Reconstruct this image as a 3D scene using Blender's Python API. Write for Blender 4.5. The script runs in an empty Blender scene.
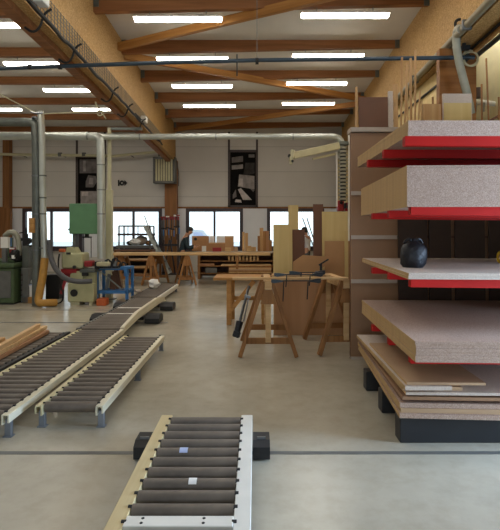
import bpy, bmesh, math, random
from mathutils import Vector, Matrix, Euler, Quaternion
random.seed(7)
PI = math.pi
EYE, F, VX, VY = 1.6, 500.0, 255.0, 232.0          # eye height, focal length in pixels, vanishing point of the photo
def X(px, d): return (px - VX) * d / F              # metres right of the eye, for something d metres away
def Z(py, d): return EYE + (VY - py) * d / F        # metres above the floor
COL = bpy.context.scene.collection

EACH = set('duct_coupling duct_clamp pipe_clip conduit_joint conduit_bracket pipe_bracket fitting pivot_bolt support_rail cross_brace deck_post foot rail_frame upright guard_rail caster ladder_rail stand_frame cart_axle bar_bolt hand_hole eye knob button dial hanging_rail drain pipe_coupling grip_part orange_part red_trim backing control_face lifting_lug leg_frame wheel axle_bolt axle_bracket cutter_head inner_frame mark jaw_part'.split())
# ------------------------------------------------------------------ geometry helper
class MB:
    def __init__(self): self.bm = bmesh.new(); self.mi = 0
    def _done(self, geom_verts, mat=None):
        fs = set()
        for v in geom_verts:
            for f in v.link_faces: fs.add(f)
        for f in fs: f.material_index = self.mi
    def box(self, c, s, rot=None, bev=0.0):
        m = Matrix.Translation(Vector(c))
        if rot: m = m @ Euler(rot).to_matrix().to_4x4()
        m = m @ Matrix.Diagonal((s[0], s[1], s[2], 1))
        r = bmesh.ops.create_cube(self.bm, size=1.0, matrix=m)['verts']
        self._done(r)
        if bev > 0:
            es = set(e for v in r for e in v.link_edges)
            bmesh.ops.bevel(self.bm, geom=list(es), offset=min(bev, min(s) * .45), segments=1, affect='EDGES', profile=.5)
        return self
    def bx(self, x0, x1, y0, y1, z0, z1, bev=0.0):
        return self.box(((x0+x1)/2, (y0+y1)/2, (z0+z1)/2), (abs(x1-x0), abs(y1-y0), abs(z1-z0)), None, bev)
    def seg(self, p0, p1, r, n=12, r2=None):
        p0, p1 = Vector(p0), Vector(p1); d = p1 - p0
        q = Vector((0, 0, 1)).rotation_difference(d.normalized()).to_matrix().to_4x4()
        m = Matrix.Translation((p0+p1)/2) @ q
        v = bmesh.ops.create_cone(self.bm, cap_ends=True, cap_tris=False, segments=n, radius1=r, radius2=r if r2 is None else r2, depth=d.length, matrix=m)['verts']
        self._done(v); return self
    def path(self, pts, r, n=10, smooth=0):
        P = [Vector(p) for p in pts]
        for _ in range(smooth):
            Q = [P[0]]
            for a, b in zip(P, P[1:]): Q += [a.lerp(b, .25), a.lerp(b, .75)]
            P = Q + [P[-1]]
        rr = r if callable(r) else (lambda t: r)
        rings = []; nrm = None
        for i, p in enumerate(P):
            t = (P[min(i+1, len(P)-1)] - P[max(i-1, 0)]).normalized()
            if nrm is None:
                nrm = t.orthogonal().normalized()
            else:
                nrm = (nrm - t * nrm.dot(t))
                nrm = nrm.normalized() if nrm.length > 1e-6 else t.orthogonal().normalized()
            bn = t.cross(nrm); R = rr(i / max(1, len(P)-1))
            rings.append([self.bm.verts.new(p + (nrm*math.cos(2*PI*k/n) + bn*math.sin(2*PI*k/n)) * R) for k in range(n)])
        for a, b in zip(rings, rings[1:]):
            for k in range(n):
                f = self.bm.faces.new((a[k], a[(k+1) % n], b[(k+1) % n], b[k])); f.material_index = self.mi
        for rg in (list(reversed(rings[0])), rings[-1]):
            f = self.bm.faces.new(rg); f.material_index = self.mi
        return self
    def bar(self, p0, p1, w, h, up=(0, 0, 1), bev=0.0):
        p0, p1 = Vector(p0), Vector(p1); d = p1 - p0; t = d.normalized()
        s = t.cross(Vector(up))
        if s.length < 1e-4: s = t.cross(Vector((0, 1, 0)))
        s.normalize(); u = s.cross(t)
        m = Matrix(((s.x*w, t.x*d.length, u.x*h, 0), (s.y*w, t.y*d.length, u.y*h, 0), (s.z*w, t.z*d.length, u.z*h, 0), (0, 0, 0, 1)))
        m = Matrix.Translation((p0+p1)/2) @ m
        r = bmesh.ops.create_cube(self.bm, size=1.0, matrix=m)['verts']; self._done(r)
        if bev > 0:
            es = set(e for v in r for e in v.link_edges)
            bmesh.ops.bevel(self.bm, geom=list(es), offset=min(bev, min(w, h)*.45), segments=1, affect='EDGES', profile=.5)
        return self
    def prism(self, poly, y0, y1, plane='xz'):
        f3 = {'xz': lambda a, b, y: (a, y, b), 'yz': lambda a, b, y: (y, a, b), 'xy': lambda a, b, y: (a, b, y)}[plane]
        A = [self.bm.verts.new(f3(a, b, y0)) for a, b in poly]; B = [self.bm.verts.new(f3(a, b, y1)) for a, b in poly]
        n = len(poly); fs = [self.bm.faces.new(A), self.bm.faces.new(list(reversed(B)))]
        for k in range(n): fs.append(self.bm.faces.new((A[(k+1) % n], A[k], B[k], B[(k+1) % n])))
        for f in fs: f.material_index = self.mi
        bmesh.ops.recalc_face_normals(self.bm, faces=fs); return self
    def ball(self, c, s, u=14, v=9):
        m = Matrix.Translation(Vector(c)) @ Matrix.Diagonal((s[0], s[1], s[2], 1))
        r = bmesh.ops.create_uvsphere(self.bm, u_segments=u, v_segments=v, radius=1.0, matrix=m)['verts']; self._done(r); return self
    def ring(self, c, R, r, axis='y', n=20, k=8):
        pts = []
        for i in range(n):
            a = 2*PI*i/n
            pts.append({'y': (c[0]+R*math.cos(a), c[1], c[2]+R*math.sin(a)), 'z': (c[0]+R*math.cos(a), c[1]+R*math.sin(a), c[2]), 'x': (c[0], c[1]+R*math.cos(a), c[2]+R*math.sin(a))}[axis])
        for a, b in zip(pts, pts[1:] + pts[:1]): self.seg(a, b, r, k)
        return self
    def build(self, name, mats, parent=None, smooth=False, org=None):
        o0 = Vector((0, 0, 0))
        if parent is not None:
            q = parent
            while q is not None: o0 = o0 + q.location; q = q.parent
        elif org is not None: o0 = Vector(org)
        me = bpy.data.meshes.new(name)
        if o0.length > 0: bmesh.ops.translate(self.bm, verts=self.bm.verts[:], vec=-o0)
        if smooth:
            for f in self.bm.faces: f.smooth = len(f.verts) == 4
        self.bm.to_mesh(me); self.bm.free()
        if not isinstance(mats, (list, tuple)): mats = [mats]
        if name in EACH and parent is not None:
            bm0 = bmesh.new(); bm0.from_mesh(me); seen = set(); comps = []
            for v in bm0.verts:
                if v in seen: continue
                st = [v]; seen.add(v); comp = []
                while st:
                    u = st.pop(); comp.append(u)
                    for e in u.link_edges:
                        q2 = e.other_vert(u)
                        if q2 not in seen: seen.add(q2); st.append(q2)
                comps.append(comp)
            if len(comps) > 1:
                last = None
                for comp in comps:
                    ids = {u: i for i, u in enumerate(comp)}; m2 = bpy.data.meshes.new(name); fs = []
                    for f in bm0.faces:
                        if f.verts[0] in ids: fs.append([ids[u] for u in f.verts])
                    m2.from_pydata([u.co[:] for u in comp], [], fs)
                    for m in mats: m2.materials.append(m)
                    if smooth:
                        for p in m2.polygons: p.use_smooth = len(p.vertices) == 4
                        try: m2.set_sharp_from_angle(angle=math.radians(40))
                        except Exception: pass
                    last = bpy.data.objects.new(name, m2); COL.objects.link(last); last.parent = parent
                bm0.free(); bpy.data.meshes.remove(me); return last
            bm0.free()
        for m in mats: me.materials.append(m)
        if smooth:
            try: me.set_sharp_from_angle(angle=math.radians(40))
            except Exception: pass
        o = bpy.data.objects.new(name, me); COL.objects.link(o)
        if parent is not None: o.parent = parent
        elif org is not None: o.location = org
        return o

def tag(o, label, cat, group=None, kind=None):
    o['label'] = label; o['category'] = cat
    if group: o['group'] = group
    if kind: o['kind'] = kind
    return o
def thing(name, label, cat, loc, group=None):
    o = bpy.data.objects.new(name, None); o.empty_display_size = .1; COL.objects.link(o); o.location = loc
    return tag(o, label, cat, group)
def struct(o): o['kind'] = 'structure'; return o
def dup(root, loc=None, rotz=None, label=None, group=None):
    r = root.copy(); COL.objects.link(r)
    if loc is not None: r.location = loc
    if rotz is not None: r.rotation_euler = (0, 0, rotz)
    if label: r['label'] = label
    if group: r['group'] = group
    for ch in list(root.children):
        c = ch.copy(); COL.objects.link(c); c.parent = r
        for g in list(ch.children):
            d = g.copy(); COL.objects.link(d); d.parent = c
    return r

# ------------------------------------------------------------------ materials
def nt(name):
    m = bpy.data.materials.new(name); m.use_nodes = True
    return m, m.node_tree.nodes, m.node_tree.links, m.node_tree.nodes['Principled BSDF']
def lin(c):
    return tuple(((v/255)/12.92 if v/255 <= .04045 else (((v/255)+.055)/1.055)**2.4) for v in c) + (1,)
def plain(name, rgb, rough=.5, metal=0, var=.12, scale=8, spec=.5, bump=0):
    m, N, L, b = nt(name); c = lin(rgb)
    tc = N.new('ShaderNodeTexCoord'); n = N.new('ShaderNodeTexNoise'); n.inputs['Scale'].default_value = scale; n.inputs['Detail'].default_value = 5
    L.new(tc.outputs['Object'], n.inputs['Vector'])
    r = N.new('ShaderNodeValToRGB')
    r.color_ramp.elements[0].position = .3; r.color_ramp.elements[1].position = .7
    r.color_ramp.elements[0].color = tuple(v*(1-var) for v in c[:3]) + (1,)
    r.color_ramp.elements[1].color = tuple(min(1, v*(1+var)) for v in c[:3]) + (1,)
    L.new(n.outputs['Fac'], r.inputs['Fac']); L.new(r.outputs['Color'], b.inputs['Base Color'])
    b.inputs['Roughness'].default_value = rough; b.inputs['Metallic'].default_value = metal; b.inputs['Specular IOR Level'].default_value = spec
    if bump:
        bp = N.new('ShaderNodeBump'); bp.inputs['Strength'].default_value = bump; bp.inputs['Distance'].default_value = .01
        L.new(n.outputs['Fac'], bp.inputs['Height']); L.new(bp.outputs['Normal'], b.inputs['Normal'])
    return m
def wood(name, dark, light, axis='x', scale=14, rough=.6, stretch=.06):
    m, N, L, b = nt(name)
    tc = N.new('ShaderNodeTexCoord'); mp = N.new('ShaderNodeMapping')
    mp.inputs['Scale'].default_value = tuple(stretch if a == axis else 1.0 for a in 'xyz')
    n = N.new('ShaderNodeTexNoise'); n.inputs['Scale'].default_value = scale; n.inputs['Detail'].default_value = 6; n.inputs['Roughness'].default_value = .6; n.inputs['Distortion'].default_value = .6
    oi = N.new('ShaderNodeObjectInfo'); mm = N.new('ShaderNodeMath'); mm.operation = 'MULTIPLY'; mm.inputs[1].default_value = 37.0
    ad = N.new('ShaderNodeVectorMath'); ad.operation = 'ADD'
    L.new(oi.outputs['Random'], mm.inputs[0]); L.new(tc.outputs['Object'], ad.inputs[0]); L.new(mm.outputs[0], ad.inputs[1])
    L.new(ad.outputs[0], mp.inputs['Vector']); L.new(mp.outputs['Vector'], n.inputs['Vector'])
    r = N.new('ShaderNodeValToRGB'); r.color_ramp.elements[0].position = .32; r.color_ramp.elements[1].position = .68
    r.color_ramp.elements[0].color = lin(dark); r.color_ramp.elements[1].color = lin(light)
    L.new(n.outputs['Fac'], r.inputs['Fac']); L.new(r.outputs['Color'], b.inputs['Base Color'])
    b.inputs['Roughness'].default_value = rough; b.inputs['Specular IOR Level'].default_value = .3
    bp = N.new('ShaderNodeBump'); bp.inputs['Strength'].default_value = .15; bp.inputs['Distance'].default_value = .005
    L.new(n.outputs['Fac'], bp.inputs['Height']); L.new(bp.outputs['Normal'], b.inputs['Normal'])
    return m
def flakes(name, cols, scale=60, rough=.75):
    """pressed wood chips: every chip its own shade"""
    m, N, L, b = nt(name)
    tc = N.new('ShaderNodeTexCoord'); v = N.new('ShaderNodeTexVoronoi'); v.inputs['Scale'].default_value = scale
    n = N.new('ShaderNodeTexNoise'); n.inputs['Scale'].default_value = scale*.5; n.inputs['Detail'].default_value = 3
    sp = N.new('ShaderNodeSeparateColor')
    mx = N.new('ShaderNodeMath'); mx.operation = 'ADD'; hf = N.new('ShaderNodeMath'); hf.operation = 'MULTIPLY'; hf.inputs[1].default_value = .5
    oi = N.new('ShaderNodeObjectInfo'); mm = N.new('ShaderNodeMath'); mm.operation = 'MULTIPLY'; mm.inputs[1].default_value = 53.0
    ad = N.new('ShaderNodeVectorMath'); ad.operation = 'ADD'; L.new(oi.outputs['Random'], mm.inputs[0]); L.new(tc.outputs['Object'], ad.inputs[0]); L.new(mm.outputs[0], ad.inputs[1])
    L.new(ad.outputs[0], v.inputs['Vector']); L.new(ad.outputs[0], n.inputs['Vector'])
    L.new(v.outputs['Color'], sp.inputs[0]); L.new(sp.outputs[0], mx.inputs[0]); L.new(n.outputs['Fac'], mx.inputs[1]); L.new(mx.outputs[0], hf.inputs[0])
    r = N.new('ShaderNodeValToRGB'); r.color_ramp.elements[0].position = .2; r.color_ramp.elements[1].position = .8
    r.color_ramp.elements[0].color = lin(cols[0]); r.color_ramp.elements[1].color = lin(cols[-1])
    if len(cols) > 2: e = r.color_ramp.elements.new(.5); e.color = lin(cols[1])
    L.new(hf.outputs[0], r.inputs['Fac']); L.new(r.outputs['Color'], b.inputs['Base Color']); b.inputs['Roughness'].default_value = rough; b.inputs['Specular IOR Level'].default_value = .25
    return m
def emit(name, rgb, strength):
    m, N, L, b = nt(name)
    b.inputs['Base Color'].default_value = (.8, .8, .8, 1); b.inputs['Emission Color'].default_value = rgb + (1,); b.inputs['Emission Strength'].default_value = strength
    return m
def concrete():
    m, N, L, b = nt('polished_concrete')
    tc = N.new('ShaderNodeTexCoord')
    n1 = N.new('ShaderNodeTexNoise'); n1.inputs['Scale'].default_value = .7; n1.inputs['Detail'].default_value = 8; n1.inputs['Roughness'].default_value = .6
    n2 = N.new('ShaderNodeTexNoise'); n2.inputs['Scale'].default_value = 6; n2.inputs['Detail'].default_value = 8; n2.inputs['Roughness'].default_value = .7
    for n in (n1, n2): L.new(tc.outputs['Object'], n.inputs['Vector'])
    r = N.new('ShaderNodeValToRGB'); r.color_ramp.elements[0].position = .33; r.color_ramp.elements[1].position = .68
    r.color_ramp.elements[0].color = lin((164, 157, 140)); r.color_ramp.elements[1].color = lin((190, 182, 164))
    L.new(n1.outputs['Fac'], r.inputs['Fac'])
    r2 = N.new('ShaderNodeValToRGB'); r2.color_ramp.elements[0].position = .25; r2.color_ramp.elements[1].position = .55
    r2.color_ramp.elements[0].color = (.8, .79, .76, 1); r2.color_ramp.elements[1].color = (1, 1, 1, 1)
    L.new(n2.outputs['Fac'], r2.inputs['Fac'])
    mx = N.new('ShaderNodeMix'); mx.data_type = 'RGBA'; mx.blend_type = 'MULTIPLY'; mx.inputs['Factor'].default_value = .7
    L.new(r.outputs['Color'], mx.inputs[6]); L.new(r2.outputs['Color'], mx.inputs[7]); L.new(mx.outputs[2], b.inputs['Base Color'])
    rr = N.new('ShaderNodeMapRange'); rr.inputs[3].default_value = .17; rr.inputs[4].default_value = .32
    L.new(n1.outputs['Fac'], rr.inputs[0]); L.new(rr.outputs[0], b.inputs['Roughness'])
    b.inputs['Specular IOR Level'].default_value = .5
    return m
def cladding():
    m, N, L, b = nt('wall_cladding')
    tc = N.new('ShaderNodeTexCoord'); sp = N.new('ShaderNodeSeparateXYZ'); L.new(tc.outputs['Object'], sp.inputs[0])
    def band(period, width):
        a = N.new('ShaderNodeMath'); a.operation = 'MULTIPLY'; a.inputs[1].default_value = 1/period; L.new(sp.outputs['Z'], a.inputs[0])
        f = N.new('ShaderNodeMath'); f.operation = 'FRACT'; L.new(a.outputs[0], f.inputs[0])
        l = N.new('ShaderNodeMath'); l.operation = 'LESS_THAN'; l.inputs[1].default_value = width; L.new(f.outputs[0], l.inputs[0])
        return f, l
    f, l = band(1.0, .02)
    n = N.new('ShaderNodeTexNoise'); n.inputs['Scale'].default_value = .6; n.inputs['Detail'].default_value = 4; L.new(tc.outputs['Object'], n.inputs['Vector'])
    r = N.new('ShaderNodeValToRGB'); r.color_ramp.elements[0].position = .3; r.color_ramp.elements[1].position = .7
    r.color_ramp.elements[0].color = lin((196, 191, 183)); r.color_ramp.elements[1].color = lin((208, 203, 195))
    L.new(n.outputs['Fac'], r.inputs['Fac'])
    mx = N.new('ShaderNodeMix'); mx.data_type = 'RGBA'; mx.inputs[7].default_value = lin((172, 167, 160))
    L.new(l.outputs[0], mx.inputs['Factor']); L.new(r.outputs['Color'], mx.inputs[6]); L.new(mx.outputs[2], b.inputs['Base Color'])
    bp = N.new('ShaderNodeBump'); bp.inputs['Strength'].default_value = .5; bp.inputs['Distance'].default_value = .02; bp.invert = True
    L.new(l.outputs[0], bp.inputs['Height']); L.new(bp.outputs['Normal'], b.inputs['Normal'])
    b.inputs['Roughness'].default_value = .5
    return m
def glass():
    m = bpy.data.materials.new('window_glass'); m.use_nodes = True; N = m.node_tree.nodes; L = m.node_tree.links
    for n in list(N): N.remove(n)
    o = N.new('ShaderNodeOutputMaterial'); t = N.new('ShaderNodeBsdfTransparent'); g = N.new('ShaderNodeBsdfGlossy'); f = N.new('ShaderNodeMixShader')
    t.inputs[0].default_value = (.93, .96, .96, 1); g.inputs['Roughness'].default_value = .05; f.inputs[0].default_value = .06
    L.new(t.outputs[0], f.inputs[1]); L.new(g.outputs[0], f.inputs[2]); L.new(f.outputs[0], o.inputs[0])
    return m

M = {}
M['concrete'] = concrete(); M['clad'] = cladding(); M['glass'] = glass(); M['cladw'] = plain('white_wall_panel', (232, 234, 238), .45, var=.03, scale=2)
M['ceil'] = plain('ceiling_board', (210, 206, 198), .8, var=.05, scale=1.5)
M['purlin'] = wood('purlin_wood', (124, 78, 42), (154, 102, 60), 'x', 10)
M['glulam'] = flakes('pressed_strand_beam', [(150, 114, 66), (178, 140, 86), (198, 162, 106)], 60, .7)
M['brace'] = wood('brace_wood', (150, 98, 46), (184, 132, 70), 'x', 8)
M['column'] = wood('column_wood', (122, 80, 44), (150, 102, 60), 'z', 10)
M['pillar'] = wood('laminated_pillar_wood', (122, 78, 38), (156, 106, 58), 'x', 8)
M['pine'] = wood('pine_wood', (190, 150, 100), (218, 184, 136), 'x', 14)
M['piney'] = wood('pine_wood_deep', (186, 144, 96), (214, 178, 130), 'y', 14)
M['pinez'] = wood('pine_wood_upright', (178, 134, 86), (206, 168, 118), 'z', 14)
M['horse'] = wood('trestle_wood', (136, 92, 52), (172, 124, 76), 'z', 14)
M['horsed'] = wood('trestle_wood_aged', (124, 84, 48), (158, 112, 66), 'z', 14)
M['orangewood'] = wood('varnished_wood', (160, 114, 60), (190, 142, 84), 'x', 12)
M['mdf'] = plain('brown_fibreboard', (150, 114, 84), .7, var=.06, scale=3)
M['mdfl'] = plain('light_fibreboard', (184, 152, 118), .7, var=.06, scale=4)
M['mdfx'] = plain('blackish_brown_board', (62, 46, 36), .7, var=.15, scale=4)  # blackish brown; on the boards behind the rack it stands for shade
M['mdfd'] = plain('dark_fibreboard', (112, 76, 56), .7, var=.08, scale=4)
M['mdfo'] = plain('orange_fibreboard', (184, 140, 94), .7, var=.06, scale=4)
M['yellowply'] = wood('yellow_plywood', (206, 178, 116), (220, 196, 138), 'z', 7)
M['ply'] = wood('reddish_plywood', (156, 112, 78), (172, 128, 92), 'z', 5)
M['door'] = wood('door_panel_wood', (164, 122, 84), (178, 136, 98), 'z', 5)
M['chip'] = flakes('chipboard', [(146, 118, 102), (176, 150, 134), (198, 174, 158)], 260)
M['edge'] = plain('sawn_tan_edge', (184, 150, 102), .75, var=.1, scale=12)  # tan given to the sheet faces turned sideways
M['chipw'] = flakes('chipboard_tan', [(164, 128, 90), (190, 156, 114), (206, 176, 136)], 260)
M['chipp'] = flakes('chipboard_pale', [(184, 166, 152), (202, 186, 172), (216, 202, 190)], 300)
M['batten'] = plain('pale_strip', (180, 164, 148), .6, var=.05)
M['red'] = plain('red_steel', (172, 22, 14), .55, var=.08, scale=4, spec=.2)
M['redd'] = plain('red_paint', (150, 30, 34), .45, var=.12)
M['blacksteel'] = plain('black_steel', (27, 28, 31), .5, var=.2, scale=5)
M['black'] = plain('black_rubber', (24, 24, 26), .6, var=.2)
M['bag'] = plain('black_plastic', (17, 19, 27), .5, var=.3, scale=22, bump=1.0)
M['galv'] = plain('galvanised_steel', (142, 146, 142), .35, .8, var=.12, scale=6)
M['galvd'] = plain('dull_galvanised_steel', (106, 110, 104), .45, .6, var=.15, scale=5)
M['alu'] = plain('pale_duct', (186, 190, 182), .35, .45, var=.08, scale=5)
M['steel'] = plain('bare_steel', (120, 122, 124), .35, .8, var=.1)
M['zinc'] = plain('zinc_leg', (128, 134, 142), .4, .6, var=.1)
M['beampipe'] = plain('tan_grey_pipe', (136, 126, 100), .55, var=.1)
M['cream'] = plain('cream_paint', (190, 184, 150), .5, var=.08, scale=5)
M['creamg'] = plain('cream_green_machine_paint', (178, 176, 136), .45, var=.1, scale=5)
M['white'] = plain('white_paint', (222, 220, 212), .45, var=.06, scale=6)
M['railw'] = wood('cream_rail', (208, 200, 172), (226, 220, 198), 'y', 10)
M['railt'] = wood('beige_rail', (192, 172, 128), (212, 194, 150), 'y', 10)
M['raily'] = plain('yellowed_rail', (198, 188, 148), .5, var=.1, scale=6)
M['roller'] = plain('brown_roller', (100, 90, 80), .5, .1, var=.22, scale=9)
M['green'] = plain('green_paint', (96, 140, 100), .5, var=.08, scale=5)
M['greend'] = plain('dark_green_paint', (76, 94, 62), .5, var=.15, scale=5)
M['blue'] = plain('blue_paint', (56, 116, 176), .45, var=.15, scale=6)
M['bluepipe'] = plain('blue_pipe_paint', (44, 60, 72), .45, var=.1)
M['grey'] = plain('grey_paint', (98, 98, 94), .5, var=.12)
M['hoseg'] = plain('grey_hose', (150, 148, 132), .6, var=.1)
M['hosed'] = plain('dark_grey_hose', (84, 84, 86), .55, var=.12)
M['hosey'] = plain('ochre_hose', (176, 130, 56), .55, var=.15)
M['dark'] = plain('dark_brown_frame', (62, 48, 44), .5, var=.12)
M['framep'] = plain('dark_window_frame', (58, 46, 52), .45, var=.1)
M['cable'] = plain('black_cable', (26, 24, 22), .6)
M['orange'] = plain('orange_bin', (190, 92, 44), .5)
M['paper'] = plain('white_paper', (232, 230, 226), .7, var=.04)
M['bluepaper'] = plain('pale_blue_sticker', (176, 188, 222), .6, var=.04)
M['carton'] = plain('brown_carton', (168, 122, 80), .75, var=.08)
M['yellow'] = plain('yellow_plastic', (214, 176, 40), .5)
M['skin'] = plain('skin', (188, 140, 112), .55, var=.05)
M['hair'] = plain('dark_hair', (34, 28, 24), .6)
M['jacket'] = plain('dark_teal_cloth', (34, 52, 60), .8, var=.15, scale=20)
M['trousers'] = plain('dark_cloth', (30, 32, 38), .85, var=.15, scale=20)
M['shirt'] = plain('white_cloth', (216, 216, 220), .8, var=.06, scale=20)
M['greytr'] = plain('grey_cloth', (78, 82, 90), .85, var=.12, scale=20)
M['tube'] = emit('lamp_tube', (1.0, .94, .83), 21)
M['snow'] = plain('pale_ground', (196, 204, 208), .9, var=.05, scale=.3)
M['vanw'] = plain('white_car_paint', (206, 212, 222), .3, var=.02)
for i, g in enumerate([20, 62, 112, 150, 190]):
    M['photo%d' % i] = plain('photo_print_tone%d' % i, (g, int(g*.96), int(g*.95)), .7, var=.3, scale=5, spec=.08)

# ------------------------------------------------------------------ camera and light
sc = bpy.context.scene
cd = bpy.data.cameras.new('camera'); cam = bpy.data.objects.new('camera', cd); COL.objects.link(cam); sc.camera = cam
cam.location = (0, 0, EYE); cam.rotation_euler = (PI/2, 0, 0)
cd.sensor_width = 36; cd.sensor_fit = 'AUTO'; cd.lens = F*36/530; cd.shift_x = (250-VX)/530; cd.shift_y = (VY-265)/530; cd.clip_start = .05
sc.view_settings.view_transform = 'Standard'; sc.view_settings.look = 'None'; sc.view_settings.exposure = .03; sc.view_settings.gamma = 1
w = bpy.data.worlds.new('world'); sc.world = w; w.use_nodes = True
w.node_tree.nodes['Background'].inputs[0].default_value = (.86, .94, 1.0, 1); w.node_tree.nodes['Background'].inputs[1].default_value = 2.1
def area(name, loc, rot, sx, sy, power, col):
    l = bpy.data.lights.new(name, 'AREA'); l.shape = 'RECTANGLE'; l.size = sx; l.size_y = sy; l.energy = power; l.color = col
    o = bpy.data.objects.new(name, l); COL.objects.link(o); o.location = loc; o.rotation_euler = rot; return o
area('door_daylight', (4.9, 3.0, 1.5), (0, PI/2, 0), 2.9, 1.3, 520, (.52, .72, 1.0))
area('gate_daylight', (-1.0, -3.6, 1.9), (PI/2, 0, 0), 3.4, 3.2, 25, (.70, .85, 1.0))

# ------------------------------------------------------------------ the room shell
BW = 20.0
LX, RX = -12.0, 4.6
struct(MB().bx(LX-.2, RX+.2, -3.2, BW+.15, -.12, 0).build('floor', M['concrete'], org=(0, 0, 0)))
struct(MB().bx(-60, 60, BW+.16, 90, -.3, -.15).build('ground', M['snow'], org=(0, 0, 0)))
WIN = [(23, 80), (105, 162), (186, 243), (267, 324)]
wz0, wz1 = Z(249.5, BW), Z(208.5, BW)
b = MB(); xs = [LX]
b.bx(LX, RX, BW, BW+.15, 0, wz0); b.bx(LX, RX, BW, BW+.15, wz1, 6.2)
for a, c in WIN: xs += [X(a, BW), X(c, BW)]
xs.append(RX)
b.mi = 1
for i in range(0, len(xs), 2): b.bx(xs[i], xs[i+1], BW-.004, BW+.15, wz0-.3, wz1)
struct(b.build('wall_back', [M['clad'], M['cladw']], org=(0, BW, 0)))
struct(MB().bx(LX-.15, LX, -3, BW+.15, 0, 6.2).build('wall_left', M['clad'], org=(LX, 0, 0)))
b = MB(); b.bx(RX, RX+.15, -3, 2.3, 0, 6.2); b.bx(RX, RX+.15, 2.3, 3.7, 3.05, 6.2); b.bx(RX, RX+.15, 3.7, BW+.15, 0, 6.2)
struct(b.build('wall_right', M['cream'], org=(RX, 0, 0)))
b = MB(); b.bx(LX, -2.8, -3.15, -3, 0, 6.2); b.bx(-2.8, .8, -3.15, -3, 3.5, 6.2); b.bx(.8, RX, -3.15, -3, 0, 6.2)
struct(b.build('wall_front', M['clad'], org=(0, -3, 0)))
struct(MB().bx(-3.2, RX+.2, -3.2, BW+.15, 5.78, 5.9).build('ceiling', M['ceil'], org=(0, 0, 5.78)))
struct(MB().bx(LX-.2, -3.2, -3.2, BW+.15, 5.62, 5.9).build('ceiling', M['ceil'], org=(LX, 0, 5.62)))
struct(MB().bx(LX, RX, BW-.03, BW, wz1+.0, wz1+.07).build('trim_1', M['column'], org=(LX, BW, wz1)))
for i, (a, c) in enumerate(WIN):
    x0, x1 = X(a, BW), X(c, BW); xm = (x0+x1)/2
    t = thing('window_%d' % (i+1), 'x', 'window', (xm, BW, wz0)); del t['label']; del t['category']; struct(t)
    b = MB(); y0, y1 = BW-.06, BW+.10; f = .13
    b.bx(x0, x1, y0, y1, wz1-f, wz1); b.bx(x0, x1, y0, y1, wz0, wz0+f); b.bx(x0, x0+f, y0, y1, wz0+f, wz1-f); b.bx(x1-f, x1, y0, y1, wz0+f, wz1-f)
    fr = b.build('window_frame', M['framep'], t)
    MB().bx(xm-.04, xm+.04, y0+.01, y1-.01, wz0+f, wz1-f).build('mullion', M['framep'], t)
    MB().bx(x0-.05, x1+.05, BW-.16, BW-.06, wz0-.05, wz0).build('window_sill', M['framep'], t)
    for q0, q1 in ((x0+f, xm-.04), (xm+.04, x1-f)): MB().bx(q0, q1, BW+.02, BW+.03, wz0+f, wz1-f).build('window_pane', M['glass'], t)
# floor rails for the transfer carts
for (y, xa, xb) in ((3.62, -9, RX-.1), (8.84, -10.5, X(168, 8.84)), (10.26, -10.5, X(176, 10.26))):
    struct(MB().bx(xa, xb, y-.024, y+.024, -.02, .003).build('trim_2', M['steel'] if y > 5 else M['grey'], org=(xa, y, 0)))

def xl(y): return -2.65 - .0235*y       # visible face of the deep beam over the machines
def xr(y): return 2.82 + .03*y          # visible face of the deep beam over the board rack
# deep glulam beams
b = MB(); b.prism([(xl(-2.9), -2.9), (xl(19.6), 19.6), (xl(19.6)-.26, 19.6), (xl(-2.9)-.26, -2.9)], 4.39, 5.8, 'xy')
struct(b.build('roof_beam', M['glulam'], org=(xl(8), 8, 4.39)))
b = MB(); b.prism([(xr(-2.9), -2.9), (xr(-2.9)+.30, -2.9), (xr(19.6)+.30, 19.6), (xr(19.6), 19.6)], 4.45, 5.8, 'xy')
struct(b.build('roof_beam', M['glulam'], org=(xr(8), 8, 4.42)))
b = MB(); b.prism([(xl(-2.9)-.14, -2.9), (xl(19.6)-.14, 19.6), (xl(19.6)-.30, 19.6), (xl(-2.9)-.30, -2.9)], 4.30, 4.388, 'xy')
struct(b.build('trim_3', M['purlin'], org=(xl(8), 8, 4.3)))
rows = [.74, 2.78, 4.82, 6.86, 8.9, 10.94, 12.98, 15.02, 17.06, 19.1]
for y in rows:
    xa, xb = xl(y)-.02, xr(y)+.02
    struct(MB().prism([(xa, 5.561+.023*xa), (xb, 5.561+.023*xb), (xb, 5.79), (xa, 5.79)], y-.06, y+.06, 'xz').build('roof_beam', M['purlin'], org=((xl(y)+xr(y))/2, y, 5.6)))
    struct(MB().bx(LX, xl(y)-.24, y-.06, y+.06, 5.43, 5.63).build('roof_beam', M['purlin'], org=((LX+xl(y))/2, y, 5.43)))
    if y > 6:
        b = MB(); b.bx(xr(y)-.10, xr(y)-.005, y-.072, y-.06, 5.60, 5.78); b.bx(xl(y)+.005, xl(y)+.10, y-.072, y-.06, 5.58, 5.78)
        struct(b.build('trim_4', M['galvd'], org=(0, y, 5.58)))
for (p, q) in (((xl(10.6), 10.6), (xr(7.3), 7.3)), ((xl(11.1), 11.1), (xr(14.8), 14.8)), ((xr(15.2), 15.2), (xl(19.2), 19.2)), ((xr(7.0), 7.0), (xl(3.4), 3.4))):
    L_ = math.hypot(q[0]-p[0], q[1]-p[1]); o = MB().box((0, 0, 0), (L_, .1, .15)).build('roof_beam', M['brace'])
    o.location = ((p[0]+q[0])/2, (p[1]+q[1])/2, 5.52); o.rotation_euler = (0, 0, math.atan2(q[1]-p[1], q[0]-p[0])); struct(o)
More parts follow.
